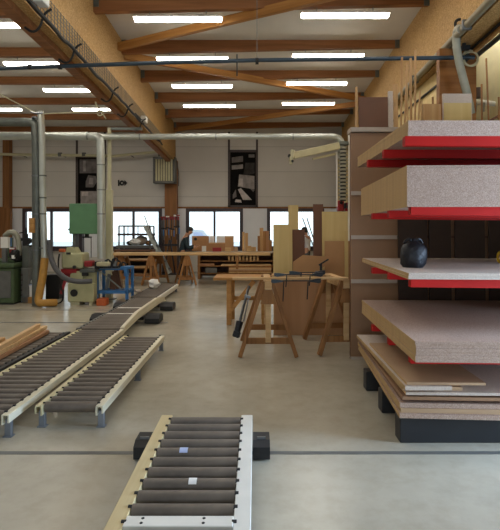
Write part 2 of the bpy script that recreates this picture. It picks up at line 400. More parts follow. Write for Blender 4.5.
# posts
def column(x0, x1, y0, y1, z1, mat='column'):
    return struct(MB().bx(x0, x1, y0, y1, 0, z1).build('column', M[mat], org=((x0+x1)/2, (y0+y1)/2, 0)))
column(X(165, 19.7), X(177, 19.7), 19.62, 19.97, 4.42)
column(X(2.5, 19.7), X(9, 19.7), 19.7, 19.98, 5.6)
column(2.86, 3.43, 7.75, 7.88, 4.445, 'pillar')
column(3.42, 3.80, 19.62, 19.97, 4.44)
struct(MB().bx(X(0, 19.7), X(12, 19.7), 19.55, 19.69, 0, Z(208, 19.6)).build('trim_5', M['column'], org=(X(6, 19.7), 19.6, 0)))
# plywood lining under the rack side beam, beyond the wooden column
struct(MB().bx(3.22, 3.30, 8.2, 19.6, 0, 4.44).build('wall_inner', M['yellowply'], org=(3.25, 12, 0)))
b = MB(); b.prism([(xr(3)+.30, 3), (xr(3)+.36, 3), (xr(7.7)+.36, 7.7), (xr(7.7)+.30, 7.7)], 4.36, 4.46, 'xy')
struct(b.build('trim_6', M['orangewood'], org=(xr(6), 6, 4.36)))
for y in rows: struct(MB().bx(xr(y)+.28, RX, y-.06, y+.06, 5.60, 5.79).build('roof_beam', M['purlin'], org=(4, y, 5.6)))

# ------------------------------------------------------------------ ceiling lights
def make_light(label, loc):
    t = thing('ceiling_light', label, 'light', loc, 'fluorescent ceiling lights')
    b = MB(); b.prism([(-.09, .0), (.09, .0), (.05, .05), (-.05, .05)], -.79, .79, 'yz'); b.build('housing', M['white'], t).location = (0, 0, 0)
    b = MB(); b.prism([(-.08, -.001), (-.055, -.045), (.055, -.045), (.08, -.001)], -.78, .78, 'yz'); b.build('diffuser', M['tube'], t)
    for s in (-.5, .5): MB().seg((s, 0, .05), (s, 0, .13), .008, 8).build('hanger', M['steel'], t)
    return t
def mv(t):  # geometry was made around the world's origin
    return t
t0 = thing('ceiling_light', 'x', 'light', (0, 0, 0), 'fluorescent ceiling lights')
b = MB(); b.prism([(-.09, 0), (.09, 0), (.05, .045), (-.05, .045)], -.79, .79, 'yz'); b.build('housing', M['white'], t0)
b = MB(); b.prism([(-.08, -.001), (-.06, -.042), (.06, -.042), (.08, -.001)], -.77, .77, 'yz'); b.build('diffuser', M['tube'], t0)
for s in (-.5, .5): MB().seg((s, 0, .045), (s, 0, .135), .008, 8).build('hanger', M['steel'], t0)
nth = ['first', 'second', 'third', 'fourth', 'fifth', 'sixth', 'seventh', 'eighth']
first = True
def put_light(x, y, z, label, rz=None):
    global first
    if first: t0.location = (x, y, z); t0['label'] = label; first = False
    else: dup(t0, (x, y, z), rz, label)
VIS = {8.9: 'first', 10.94: 'second', 12.98: 'third', 15.02: 'fourth'}
for y in rows[2:8]:
    for x, where in ((-1.37, 'machine side'), (1.6, 'board rack side')):
        lab = ('tube light over the middle bay, %s, %s visible row' % (where, VIS[y])) if y in VIS else \
              ('tube light over the middle bay, %s, unseen row %s' % (where, ['d', 'c', 'b', 'a'][rows.index(y)]))
        put_light(x, y, 5.431+.023*x, lab)
    for x, where in ((-4.7, 'beside the deep beam'), (-7.8, 'away from the deep beam')):
        lab = ('tube light over the machine bay, %s, %s visible row' % (where, VIS[y])) if y in VIS else \
              ('tube light over the machine bay, %s, unseen row %s' % (where, ['d', 'c', 'b', 'a'][rows.index(y)]))
        put_light(x, y, 5.295, lab)
for y in (5.32, 9.40):  # unseen lights added to brighten the cream aisle wall
    put_light(4.1, y, 5.465, 'tube light over the aisle beyond the rack side beam, unseen row %s' % 'ab'[(5.32, 9.40).index(y)], PI/2)
# cable ducts on the ceiling that feed the lamps
for y in (9.36, 11.40, 13.44):
    for x in (-1.0, 1.0, 2.1) if y < 10 else (-1.0, 1.0, 2.1):
        o = MB().bx(x-.012, x+.012, y-.41, y+.35, 5.762, 5.781).build('cable_duct', M['white'], org=(x, y, 5.77))
        tag(o, 'short white cable duct on the ceiling behind a row of tube lights', 'cable duct', 'ceiling cable ducts')

# ------------------------------------------------------------------ pipes and ducts up high
def band(mb, p, axis, r, w=.03):
    a = Vector(p); e = {'x': Vector((w/2, 0, 0)), 'y': Vector((0, w/2, 0)), 'z': Vector((0, 0, w/2))}[axis]
    mb.seg(a-e, a+e, r, 16)
# blue compressed-air line across the hall
t = thing('air_pipe', 'thin dark blue air pipe crossing the hall under the roof', 'pipe', (0, 8.2, 4.33))
MB().path([(-6.2, 7.9, 4.15), (X(0, 7.9), 7.9, 4.183), (X(68, 7.9), 7.9, 4.223), (X(170, 7.9), 7.9, 4.28), (X(257, 7.86), 7.86, 4.30), (2.86, 7.68, 4.275), (3.36, 7.66, 4.275)], .032, 10).build('pipe_run', M['bluepipe'], t, True)
b = MB()
for px in (60, 30): band(b, (X(px, 7.9), 7.9, 4.21), 'x', .042, .05)
band(b, (X(257, 7.86), 7.86, 4.285), 'x', .05, .05); b.build('pipe_clip', M['black'], t)
for px, zt in ((257, 5.6), ): MB().seg((X(px, 7.86), 7.86, 4.29), (X(px, 7.86), 7.86, 5.78), .006, 6).build('hanger_wire', M['grey'], t)
MB().seg((X(237, 7.88), 7.88, 4.06), (X(237, 7.88), 7.88, 4.40), .012, 6).build('drop_rod', M['black'], t)
MB().path([(3.46, 8.35, 4.42), (3.58, 8.3, 4.45), (3.62, 8.0, 4.48), (3.62, 6.5, 4.5), (3.62, 4.0, 4.5)], .04, 10, 1).build('pipe_branch', M['bluepipe'], t, True)
# pale round duct across the hall
yd = 11.8
t = thing('dust_duct', 'long pale round dust duct across the hall ending in an elbow by the ribbed hose', 'duct', (0, yd, 3.85))
x_end = X(343, yd)
MB().path([(X(-30, 11.8), yd, 3.84), (x_end-.35, yd, 3.86), (x_end-.12, yd, 3.84), (x_end-.03, yd, 3.74), (x_end, yd, 3.62)], .07, 16, 1).build('duct_run', M['alu'], t, True)
b = MB()
for px in (140, 216, 293): band(b, (X(px, yd), yd, 3.85), 'x', .078, .03)
b.build('duct_coupling', M['galv'], t)
# thick galvanised duct to the cream machine
t = thing('dust_duct', 'thick galvanised duct bending down behind the green metal box', 'duct', (X(101, 11.3), 11.3, 1.0))
MB().path([(-8.5, 11.3, 3.77), (X(92, 11.3), 11.3, 3.77), (X(99, 11.3), 11.3, 3.74), (X(101, 11.3), 11.3, 3.6), (X(101.5, 11.3), 11.3, 1.0)], lambda q: .092, 16, 2).build('duct_run', M['alu'], t, True)
b = MB()
for px in (40, 88): band(b, (X(px, 11.3), 11.3, 3.77), 'x', .1, .04)
for py in (165, 190, 214): band(b, (X(101.3, 11.3), 11.3, Z(py, 11.3)), 'z', .1, .03)
b.build('duct_coupling', M['galv'], t)
# pair of uprights with the ochre hose
d2 = 10.8
t = thing('dust_duct', 'dark galvanised upright duct with clamped top and a wood block strapped on', 'duct', (X(37, d2), d2, 0))
MB().path([(X(-30, d2), d2, 3.98), (X(26, d2), d2, 3.98), (X(34, d2), d2, 3.96), (X(36.5, d2), d2, 3.84), (X(36.5, d2), d2, .02)], .092, 16, 2).build('duct_run', M['galvd'], t, True)
b = MB()
for py in (118, 176, 214, 250): band(b, (X(36.5, d2), d2, Z(py, d2)), 'z', .1, .03)
b.path([(X(33, d2), d2-.1, Z(113, d2)), (X(38, d2), d2-.13, Z(115, d2)), (X(45, d2), d2-.1, Z(114, d2))], .02, 6, 1)
b.build('duct_clamp', M['steel'], t)
MB().box((X(34.5, d2), d2-.12, Z(225.5, d2)), (.12, .05, .32), None, .006).build('wood_block', M['orangewood'], t)
t = thing('suction_pipe', 'slim bright suction pipe running down into an ochre flexible hose', 'pipe', (X(43, d2), d2-.02, 0))
MB().path([(X(41.5, d2), d2-.05, Z(112, d2)), (X(43, d2), d2-.05, Z(130, d2)), (X(43.5, d2), d2-.05, Z(200, d2)), (X(45.8, d2), d2-.05, Z(258, d2))], .068, 14, 1).build('pipe_run', M['alu'], t, True)
pts = [(X(45.8, d2), d2-.05, Z(258, d2)), (X(45, d2), d2-.1, Z(275, d2)), (X(42.5, d2), d2-.15, Z(292, d2)), (X(42, d2), d2-.2, .13), (X(45, d2), d2-.22, .09), (X(52, d2), d2-.22, .1), (X(58, d2), d2-.1, .09)]
P = [Vector(p) for p in pts]
b = MB(); b.path(P, .08, 14, 3); hs = b.build('flexible_hose', M['hosey'], t, True)
b = MB()
for py in (176, 198, 214, 248): band(b, (X(43.8, d2), d2-.05, Z(py, d2)), 'z', .076, .03)
b.build('pipe_coupling', M['galvd'], t)
for i, (p, q, lab) in enumerate([((X(38, d2), d2, Z(114, d2)), (X(-14, d2), d2, Z(87, d2)), 'thin guy cable from the clamped duct top up towards the left bay'), ((X(39, d2), d2, Z(114, d2)), (xl(11.4)-.3, 11.4, 4.36), 'thin guy cable from the clamped duct top to the deep beam')]):
    tag(MB().seg(p, q, .011, 6).build('guy_cable', M['cream'], org=p), lab.replace('left bay', 'machine bay roof'), 'cable')
# cream conduit along the back wall
t = thing('wall_conduit', 'thin cream conduit running level along the back wall below the roof', 'conduit', (-6, 19.4, 4.6))
MB().path([(X(-20, 19.4), 19.4, Z(154, 19.4)), (X(84, 19.4), 19.4, Z(155.5, 19.4)), (X(113, 19.4), 19.4, Z(156, 19.4)), (X(166, 19.4), 19.4, Z(151, 19.4))], .055, 8).build('conduit_run', M['cream'], t, True)
b = MB()
for px in (60, 84, 160): band(b, (X(px, 19.4), 19.4, Z(154.5, 19.4)), 'x', .08, .12)
b.build('conduit_joint', M['grey'], t)
b = MB()
for px in (20, 60, 130): b.bar((X(px, 19.4), 19.4, Z(155, 19.4)), (X(px, 19.4), BW, Z(155, 19.4)), .03, .03)
b.build('conduit_bracket', M['grey'], t)
# square cream post with its arm to the beam
dp = 11.95; px_ = X(109.5, dp)
t = thing('steel_post', 'slender cream steel post with a level arm reaching the deep beam', 'post', (px_, dp, 0))
MB().bx(px_-.035, px_+.035, dp-.04, dp+.04, .012, Z(128, dp)).build('post', M['cream'], t)
MB().bx(px_-.07, px_+.07, dp-.07, dp+.07, .012, Z(190, dp), .006).build('post_sleeve', M['cream'], t)
MB().bx(px_-.035, X(142, dp), dp-.03, dp+.03, Z(130, dp), Z(127.5, dp)).build('arm', M['galvd'], t)
MB().bx(px_-.14, px_+.14, dp-.14, dp+.14, 0, .014).build('foot_plate', M['grey'], t)

# cable tray and cables along the deep beam
t = thing('cable_tray', 'wire mesh cable tray along the foot of the deep beam', 'cable tray', (xl(8)+.05, 8, 4.45))
b = MB()
for k in range(6):
    zz = 4.47 + k*.055
    b.seg((xl(3)+.02, 3, zz), (xl(16)+.02, 16, zz), .005, 4)
y = 3.0
while y < 16: b.seg((xl(y)+.022, y, 4.45), (xl(y)+.022, y, 4.76), .005, 4); y += .12
b.build('wire_mesh', M['galvd'], t)
t = thing('cable_bundle', 'black cable bundle looping along the lower edge of the deep beam', 'cable', (xl(8)+.05, 8, 4.4))
pts = []
y = 3.0
while y <= 16.2: pts.append((xl(y)+.05+random.uniform(-.015, .02), y, 4.40+random.uniform(-.03, .03))); y += .35
MB().path(pts, .028, 8, 1).build('cable_run', M['cable'], t, True)
for y in (5.2, 6.5, 7.7, 10.0, 11.3, 12.8):
    x0 = xl(y)
    MB().path([(x0+.16, y, 4.50), (x0+.06, y, 4.44), (x0+.0, y+.02, 4.26), (x0-.1, y+.03, 4.20), (x0-.2, y+.02, 4.27)], .016, 6, 2).build('cable_loop', M['cable'], t, True)
t = thing('junction_box', 'white junction box on the deep beam near the cable tray end', 'junction box', (xl(13)+.12, 13, 4.45))
MB().box((xl(13)+.07, 13, 4.52), (.14, .22, .16), None, .01).build('housing', M['white'], t)
MB().path([(xl(13)+.10, 12.8, 4.48), (xl(12.3)+.14, 12.3, 4.36), (xl(12)+.08, 11.9, 4.42)], .02, 6, 1).build('cable_tail', M['cable'], t, True)
t = thing('junction_box', 'white junction box on the deep beam at the upper picture edge', 'junction box', (xl(6.3)+.1, 6.3, 4.5))
MB().box((xl(6.3)+.08, 6.35, 4.60), (.14, .2, .22), None, .01).build('housing', M['white'], t)
MB().path([(xl(6.3)+.14, 6.25, 4.6), (xl(6)+.2, 6.0, 4.5), (xl(5.8)+.1, 5.7, 4.46)], .02, 6, 1).build('cable_tail', M['cable'], t, True)
t = thing('hanging_cord', 'pale cord with a hook dangling from the deep beam over the pipes', 'cord', (X(97, 11), 11, 3.9))
MB().path([(X(96, 11), 11, 4.36), (X(95, 11), 11, Z(100, 11)), (X(98, 11), 11, Z(108, 11)), (X(103, 11), 11, Z(114, 11)), (X(106, 11), 11, Z(119, 11))], .014, 6, 2).build('cord', M['cream'], t, True)
MB().ring((X(100, 11), 11, Z(113, 11)), .06, .014).build('hook', M['cream'], t)

# pipe along the beam over the rack, hose and fittings
t = thing('beam_pipe', 'grey pipe running along the beam above the board rack', 'pipe', (xr(8)-.06, 8, 4.5))
MB().seg((xr(4.5)-.06, 4.5, 4.50), (xr(14)-.06, 14, 4.50), .055, 12).build('pipe_run', M['beampipe'], t, True)
b = MB()
for y in (5.6, 7.0, 9.5, 11.5): b.bx(xr(y)-.13, xr(y)-.002, y-.02, y+.02, 4.43, 4.57)
b.build('pipe_bracket', M['grey'], t)
t = thing('beam_cable', 'dark cable strung below the grey pipe on the rack side beam', 'cable', (xr(7)-.02, 7, 4.2))
MB().path([(xr(4.2)+.28, 4.2, 4.42), (xr(6)+.28, 6, 4.40), (xr(7.7)+.28, 7.72, 4.42)], .022, 6).build('cable_run', M['cable'], t, True)
MB().path([(3.2, 8.3, 4.18), (3.2, 13, 4.18)], .022, 6).build('cable_run', M['cable'], t, True)
dh = 7.4
t = thing('flexible_hose', 'grey flexible hose hanging from the beam pipe down past the wooden column', 'hose', (X(462, dh), dh, 3.6))
pts = [(xr(7.1)-.08, 7.15, 4.5), (X(457, dh), dh, Z(28, dh)), (X(456, dh), dh, Z(42, dh)), (X(458.5, dh), dh, Z(60, dh)), (X(463, dh), dh, Z(78, dh)), (X(470, dh), dh+.05, Z(98, dh)), (X(474, dh), dh+.1, Z(112, dh))]
MB().path(pts, .058, 14, 2).build('hose', M['hoseg'], t, True)
MB().ring((X(460, 7.4), 7.4, Z(24, 7.4)), .07, .022).build('hose_clamp', M['black'], t)
t = thing('air_regulator', 'small pale air regulator with dark valve beside the grey flexible hose', 'regulator', (X(464, 7.55), 7.55, 4.5))
x, y, z = X(464, 7.55), 7.55, Z(36, 7.55)
MB().seg((x, y, z-.09), (x, y, z+.11), .045, 14).build('bowl', M['white'], t, True)
MB().box((x, y, z+.15), (.1, .1, .09), None, .01).build('valve_body', M['blacksteel'], t)
b = MB(); b.seg((x, y, z-.15), (x, y, z-.09), .03, 10); b.box((x+.02, y, z-.18), (.12, .08, .06)); b.build('drain', M['black'], t)
MB().bar((x, y, z+.15), (xr(7.5)+.08, y+.02, z+.15), .04, .04).build('bracket', M['steel'], t)
t = thing('cable_coil', 'looped pale cable hung on the face of the wooden column', 'cable', (X(469, 7.72), 7.72, 4.1))
b = MB(); c = (X(470, 7.70), 7.70, Z(58, 7.70)); b.ring(c, .12, .014); b.ring((c[0]+.01, c[1]-.02, c[2]-.02), .11, .014); b.build('loop', M['cream'], t)
MB().seg((c[0]-.06, 7.75, c[2]), (c[0]-.06, 7.64, c[2]), .05, 12).build('hook', M['black'], t)
# silver water pipes low on the wall behind the deck
t = thing('wall_pipe', 'white pipe with two bright fittings on the wall behind the boards', 'pipe', (4.3, 9.6, 3.9))
yw = 9.6
MB().seg((X(470, yw), yw, Z(101, yw)), (X(512, yw)+.0, yw, Z(106, yw)), .05, 12).build('pipe_run', M['white'], t, True)
b = MB()
for px in (475, 483): b.seg((X(px, yw), yw-.02, Z(103, yw)), (X(px, yw), yw-.02, Z(112, yw)), .035, 12, .022)
b.build('fitting', M['galv'], t, True)
MB().seg((X(478, yw), yw, Z(98, yw)), (X(478, yw), yw, Z(88, yw)), .07, 10).build('valve', M['dark'], t)

# extraction arm and ribbed hose
t = thing('extraction_arm', 'ribbed hanging hose with a cream swing arm at the end of the long duct', 'extraction arm', (x_end, yd, 2.3))
MB().seg((x_end, yd, Z(201, yd)), (x_end, yd, 3.66), .07, 14).build('inner_hose', M['black'], t, True)
b = MB()
for k in range(15): zc = 2.36 + k*(1.2/14); b.seg((x_end, yd, zc), (x_end, yd, zc+.045), .108, 16)
b.build('hose_ribs', M['hoseg'], t, True)
p0, p1 = (x_end-.1, yd-.05, Z(146, yd)), (X(292, yd), yd-.35, Z(158, yd))
MB().bar(p0, p1, .10, .16, bev=.01).build('swing_arm', M['cream'], t)
MB().bar((x_end-.1, yd+.05, Z(153, yd)), (X(312, yd), yd-.15, Z(160, yd)), .05, .05).build('arm_brace', M['cream'], t)
b = MB(); e = Vector(p1); b.box(e+Vector((-.03, 0, 0)), (.09, .14, .26), (0, .2, 0), .01); b.box(e+Vector((-.05, 0, -.16)), (.06, .1, .08)); b.build('arm_head', M['cream'], t)
b = MB(); b.seg(e+Vector((-.09, -.08, .0)), e+Vector((-.09, .08, .0)), .03, 10); b.seg(e+Vector((-.02, -.08, -.13)), e+Vector((-.02, .08, -.13)), .03, 10); b.build('pivot_bolt', M['black'], t)
b = MB(); b.bx(x_end+.12, x_end+.16, yd-.02, yd+.02, 0, 4.0); b.bx(x_end-.16, x_end-.13, yd-.02, yd+.02, 2.2, 3.5); b.build('support_rail', M['white'], t)
MB().box((x_end, yd, 3.68), (.24, .2, .1), None, .02).build('hose_collar', M['galvd'], t)
t = thing('saw_unit', 'red machine head on a pole below the ribbed hose', 'machine', (X(344, 11.9), 12.05, 0))
x = X(344, 12.05)
MB().bx(x-.05, x+.05, 12.02, 12.12, .02, Z(211, 12.05)).build('pole', M['grey'], t)
MB().bx(x-.2, x+.2, 11.9, 12.3, 0, .02).build('base_plate', M['grey'], t)
MB().box((x-.09, 12.05, Z(206, 12.05)), (.15, .25, .25), None, .02).build('motor', M['redd'], t)
MB().box((x+.1, 12.05, Z(207, 12.05)), (.19, .25, .2), None, .02).build('head', M['redd'], t)
b = MB(); b.box((x, 12.0, Z(206, 12.05)), (.05, .3, .12)); b.seg((x+.1, 11.9, Z(207, 12)), (x+.1, 11.86, Z(207, 12)), .06, 14); b.seg((x-.09, 11.92, Z(203, 12)), (x-.09, 11.88, Z(203, 12)), .04, 12); b.build('knob', M['black'], t)

# heater and wall decoration
yh = 19.15
t = thing('unit_heater', 'cream unit heater with vertical louvres hung in front of the wooden column', 'heater', (X(164, yh), yh+.3, Z(183, yh)))
x0, x1, z0, z1 = X(153, yh), X(175, yh), Z(183, yh), Z(157, yh)
b = MB(); b.bx(x0, x1, yh+.06, yh+.42, z0, z1); b.bx(x0, x1, yh-.02, yh+.06, z1-.08, z1); b.bx(x0, x1, yh-.02, yh+.06, z0, z0+.06); b.bx(x0, x0+.06, yh-.02, yh+.06, z0, z1); b.bx(x1-.06, x1, yh-.02, yh+.06, z0, z1)
b.build('casing', M['grey'], t)
b = MB()
for k in range(7): xx = x0+.13+k*(x1-x0-.26)/6; b.box((xx, yh, (z0+z1)/2), (.07, .015, z1-z0-.16), (0, 0, .5))
b.build('louvre_slat', M['cream'], t)
MB().bx(x0+.07, x1-.07, yh+.04, yh+.058, z0+.08, z1-.08).build('grille_backing', M['black'], t)
MB().bx(x0+.3, x1-.3, yh+.42, 19.63, z1-.3, z1-.2).build('bracket', M['grey'], t)
MB().path([(x1+.02, yh+.2, z1-.1), (x1+.12, yh+.2, z1-.6), (x1+.1, yh+.2, z0-.1)], .02, 6, 1).build('supply_cable', M['grey'], t, True)

def poly_print(mb, polys, y, x0, z0, w, h):
    for mi, poly in polys:
        mb.mi = mi; mb.prism([(x0+a*w, z0+c*h) for a, c in poly], y, y-.004 - .001*mi, 'xz')
    mb.mi = 0
yp = BW-.02
x0, x1, z0, z1 = X(228, yp), X(258, yp), Z(207.5, yp), Z(150, yp)
t = thing('wall_poster', 'tall dark poster with a black and white workshop photo, between two windows', 'poster', ((x0+x1)/2, yp, z0))
b = MB(); f = .09
b.bx(x0, x1, yp-.05, yp, z1-f, z1); b.bx(x0, x1, yp-.05, yp, z0, z0+f); b.bx(x0, x0+f, yp-.05, yp, z0, z1); b.bx(x1-f, x1, yp-.05, yp, z0, z1); b.build('poster_frame', M['dark'], t)
b = MB(); b.bx(x0, x0+.08, yp-.03, yp, z1, 5.6); b.bx(x1-.08, x1, yp-.03, yp, z1, 5.6); b.build('hanging_rail', M['dark'], t)
b = MB(); b.bx(x0+f, x1-f, yp-.02, yp, z0+f, z1-f)
S = [(2, [(.06, .80), (.5, .82), (.5, .93), (.06, .9)]), (3, [(.06, .67), (.5, .69), (.5, .77), (.06, .75)]), (2, [(.72, .9), (.95, .9), (.95, .96), (.72, .96)]), (1, [(.5, .55), (.95, .6), (.95, .8), (.6, .8)]),
     (3, [(.3, .35), (.95, .3), (.95, .55), (.35, .58)]), (4, [(.32, .37), (.5, .35), (.5, .5), (.34, .5)]), (4, [(.3, .30), (.42, .32), (.85, .1), (.5, .1)]), (2, [(.52, .45), (.9, .25), (.95, .28), (.6, .5)]), (4, [(.18, .06), (.45, .05), (.42, .1), (.22, .11)]), (2, [(.1, .12), (.25, .16), (.22, .3), (.1, .2)])]
poly_print(b, S, yp-.02, x0+f, z0+f, x1-x0-2*f, z1-z0-2*f)
b.build('photo_print', [M['photo%d' % i] for i in range(5)], t)
x0, x1, z0, z1 = X(76, yp), X(106, yp), Z(207.5, yp), Z(156, yp)
t = thing('wall_poster', 'tall dark poster of three stacked photos behind the thick galvanised duct', 'poster', ((x0+x1)/2, yp, z0))
b = MB()
b.bx(x0, x1, yp-.05, yp, z1-f, z1); b.bx(x0, x1, yp-.05, yp, z0, z0+f); b.bx(x0, x0+f, yp-.05, yp, z0, z1); b.bx(x1-f, x1, yp-.05, yp, z0, z1); b.build('poster_frame', M['dark'], t)
b = MB(); b.bx(x0, x0+.08, yp-.03, yp, z1, 5.6); b.bx(x1-.08, x1, yp-.03, yp, z1, 5.6); b.build('hanging_rail', M['dark'], t)
b = MB(); b.bx(x0+f, x1-f, yp-.02, yp, z0+f, z1-f)
S = [(2, [(.06, .68), (.95, .68), (.95, .98), (.06, .98)]), (3, [(.2, .72), (.3, .72), (.3, .95), (.2, .95)]), (1, [(.4, .72), (.6, .7), (.7, .95), (.5, .95)]), (2, [(.3, .38), (.6, .38), (.75, .5), (.7, .62), (.4, .64), (.3, .5)]), (3, [(.42, .45), (.6, .44), (.6, .58), (.45, .58)]),
     (3, [(.1, .03), (.95, .03), (.95, .3), (.1, .3)]), (1, [(.5, .05), (.6, .05), (.85, .28), (.72, .28)]), (4, [(.15, .2), (.4, .2), (.4, .28), (.15, .28)])]
poly_print(b, S, yp-.02, x0+f, z0+f, x1-x0-2*f, z1-z0-2*f)
b.build('photo_print', [M['photo%d' % i] for i in range(5)], t)
t = thing('wall_sign', 'small black cut-out marks fixed on the pale back wall beside the post', 'sign', (X(122, yp), yp, Z(186, yp)))
zc = Z(183, yp); b = MB()
b.bx(X(118, yp), X(119.5, yp), yp-.02, yp, zc-.12, zc+.12); b.build('mark', M['black'], t)
MB().ring((X(122, yp), yp-.01, zc), .07, .035).build('mark', M['black'], t)
MB().prism([(X(124.5, yp), zc-.12), (X(127.5, yp), zc), (X(124.5, yp), zc+.12)], yp-.02, yp, 'xz').build('mark', M['black'], t)

# ------------------------------------------------------------------ roller conveyors
ROLL = {}
def roller_mesh(length):
    k = round(length, 3)
    if k not in ROLL:
        b = MB(); b.seg((-length/2, 0, 0), (length/2, 0, 0), .043, 16); b.seg((-length/2-.02, 0, 0), (length/2+.02, 0, 0), .012, 8)
        o = b.build('roller', M['roller'], None, True); ROLL[k] = o.data; bpy.data.objects.remove(o)
    return ROLL[k]
def conveyor(label, x0, x1, y0, y1, zt, pitch, rails, legs, rw=.06, rh=.08, group=None, cross=(), flange=False):
    t = thing('roller_conveyor', label, 'conveyor', ((x0+x1)/2, y0, 0), group)
    xa, xb = x0+rw, x1-rw
    for s, mat in zip((0, 1), rails):
        if mat is None: continue
        ra, rb = (x0, x0+rw) if s == 0 else (x1-rw, x1)
        b = MB(); zr = zt-.012
        b.bx(ra, rb, y0, y1, zr-.012, zr, .003)
        e0, e1 = (rb-.012, rb) if s == 0 else (ra, ra+.012)
        b.bx(e0, e1, y0, y1, zr-rh, zr-.011)
        e0, e1 = (ra, ra+.012) if s == 0 else (rb-.012, rb)
        b.bx(e0, e1, y0, y1, zr-rh*.8, zr-.011)
        r = b.build('side_rail', M[mat], t)
        b = MB(); y = y0+pitch*.5
        while y < y1:
            xi = rb-.004 if s == 0 else ra+.004
            b.seg((xi-.012, y, zr), (xi+.012, y, zr), .011, 8); y += pitch
        b.build('axle_bolt', M['black'], r)
        if flange:
            b = MB(); y = y0+pitch*.5
            while y < y1:
                xo = rb+.006 if s == 0 else ra-.006
                b.prism([(y-.03, zr-.01), (y+.03, zr-.01), (y+.012, zr-.06), (y-.012, zr-.06)], xo-.004, xo+.004, 'yz'); y += pitch
            b.build('axle_bracket', M[mat], r)
    me = roller_mesh(xb-xa-.01); n = int((y1-y0)/pitch); roll = []
    for k in range(n):
        y = y0+pitch*(k+.5)
        if any(abs(y-c) < pitch*.45 for c in cross): continue
        o = bpy.data.objects.new('roller', me); COL.objects.link(o); o.parent = t; o.location = ((xa+xb)/2-t.location.x, y-t.location.y, zt-.043); roll.append(o)
    for c in cross:
        o = MB().bx(xa, xb, c-.045, c+.045, zt-.03, zt-.006, .004).build('cross_bar', M['white'], t); o['label'] = 'white flat cross bar'
    for (lx, ly) in legs:
        b = MB(); b.bx(lx-.025, lx+.025, ly-.02, ly+.02, .0, zt-.06, .003); b.bx(lx-.035, lx+.035, ly-.03, ly+.03, .0, .008); b.build('leg', M['zinc'], t)
    return t, roll
# front lane on its cart
ft, fr = conveyor('short roller conveyor on a floor rail cart, one beige and one white side rail', -.72, -.02, 2.10, 3.86, .2, .134, ('railt', 'white'), [(-.68, 2.3), (-.06, 2.3)], rw=.085, cross=(2.435,))
for i, px_a, px_b, r, mat in ((0, 180, 188, 7, 'bluepaper'), (1, 189, 197, 4, 'paper')):
    rr = fr[r] if r < len(fr) else fr[-1]
    wy = ft.location.y + rr.location.y; xa = X(px_a, wy); xb = X(px_b, wy)
    b = MB(); n = 6; pr = []
    for k in range(n+1):
        a = math.radians(40+ (k/n)*70); pr.append((wy-.0445*math.cos(a), .157+.0445*math.sin(a)))
    for k in range(n, -1, -1):
        a = math.radians(40+(k/n)*70); pr.append((wy-.0425*math.cos(a), .157+.0425*math.sin(a)))
    b.prism(pr, xa, xb, 'yz'); o = b.build('sticker', M[mat], rr); o['label'] = ('pale blue sticker', 'small white sticker')[i]
b = MB()
for px in (158, 205): pass
for xq in (-.55, -.25):
    for dy in (-.02, .02): b.seg((xq, 2.435+dy, .19), (xq, 2.435+dy, .1965), .008, 8)
b.build('bar_bolt', M['black'], ft)
for s, (xa, xb) in enumerate(((-.85, -.725), (-.015, .105))):
    b = MB(); b.prism([(3.49, .012), (3.75, .012), (3.75, .07), (3.69, .125), (3.55, .125), (3.49, .095)], xa, xb, 'yz'); h = b.build('wheel_housing', M['black'], ft); h['label'] = 'black wheel housing riding on the floor rail'
    MB().seg(((xa+xb)/2-.02, 3.62, .053), ((xa+xb)/2+.02, 3.62, .053), .05, 18).build('wheel', M['steel'], h, True)
    b = MB(); b.bx(xa+.03, xb-.03, 3.56, 3.575, .12, .14); b.build('lifting_lug', M['steel'], h)
# three lanes side by side
conveyor('low roller conveyor lane with free outer rail, nearest the trestles', -1.79, -1.235, 4.06, 6.82, .2, .134, ('raily', 'railw'), [(-1.265, 4.12), (-1.265, 5.4), (-1.265, 6.75), (-1.75, 4.12), (-1.75, 6.75)], group=None)[0]['label'] = 'low roller conveyor lane beside the open floor, its rollers ending short of the rail cart'
conveyor('low middle roller conveyor lane leading straight onto the rail cart', -2.57, -1.90, 3.86, 7.25, .2, .134, ('raily', 'railw'), [(-1.93, 3.92), (-2.53, 3.92), (-1.93, 5.5), (-2.53, 5.5), (-1.93, 7.15), (-2.53, 7.15)], flange=True)
conveyor('low roller conveyor lane carrying the sawn planks', -3.2, -2.62, 3.7, 7.1, .2, .134, ('grey', 'black'), [(-3.17, 3.9), (-2.65, 3.9), (-3.17, 5.5), (-2.65, 5.5), (-3.17, 7.0), (-2.65, 7.0)])
# far cart
ct, _ = conveyor('roller conveyor cart on the two far floor rails, with a raised white side rail', -2.62, -1.92, 7.32, 10.75, .2, .13, ('grey', None), [], cross=(8.62, 9.3))
b = MB(); b.prism([(7.32, .12), (7.32, .20), (8.2, .29), (9.9, .30), (10.6, .22), (10.75, .12), (10.3, .16), (8.2, .17)], -1.975, -1.92, 'yz'); o = b.build('side_rail', M['railw'], ct); o['label'] = 'raised cream side rail'
b = MB(); b.bx(-2.6, -1.95, 8.75, 8.93, .06, .11); b.bx(-2.6, -1.95, 10.17, 10.35, .06, .11); b.build('cart_axle', M['blacksteel'], ct)
for y in (8.84, 10.26):
    for (xa, xb) in ((-1.91, -1.66), (-2.86, -2.63)):
        b = MB(); b.prism([(y-.2, .02), (y+.2, .02), (y+.2, .1), (y+.08, .16), (y-.08, .16), (y-.2, .1)], xa, xb, 'yz'); h = b.build('wheel_housing', M['black'], ct)
        MB().seg(((xa+xb)/2-.03, y, .053), ((xa+xb)/2+.03, y, .053), .05, 16).build('wheel', M['steel'], h, True)
conveyor('far roller conveyor continuing beyond the rail cart towards the trestle bench', -2.72, -2.08, 10.95, 13.6, .2, .12, ('grey', 'white'), [(-2.12, 11.1), (-2.68, 11.1), (-2.12, 13.4), (-2.68, 13.4)], rh=.12)
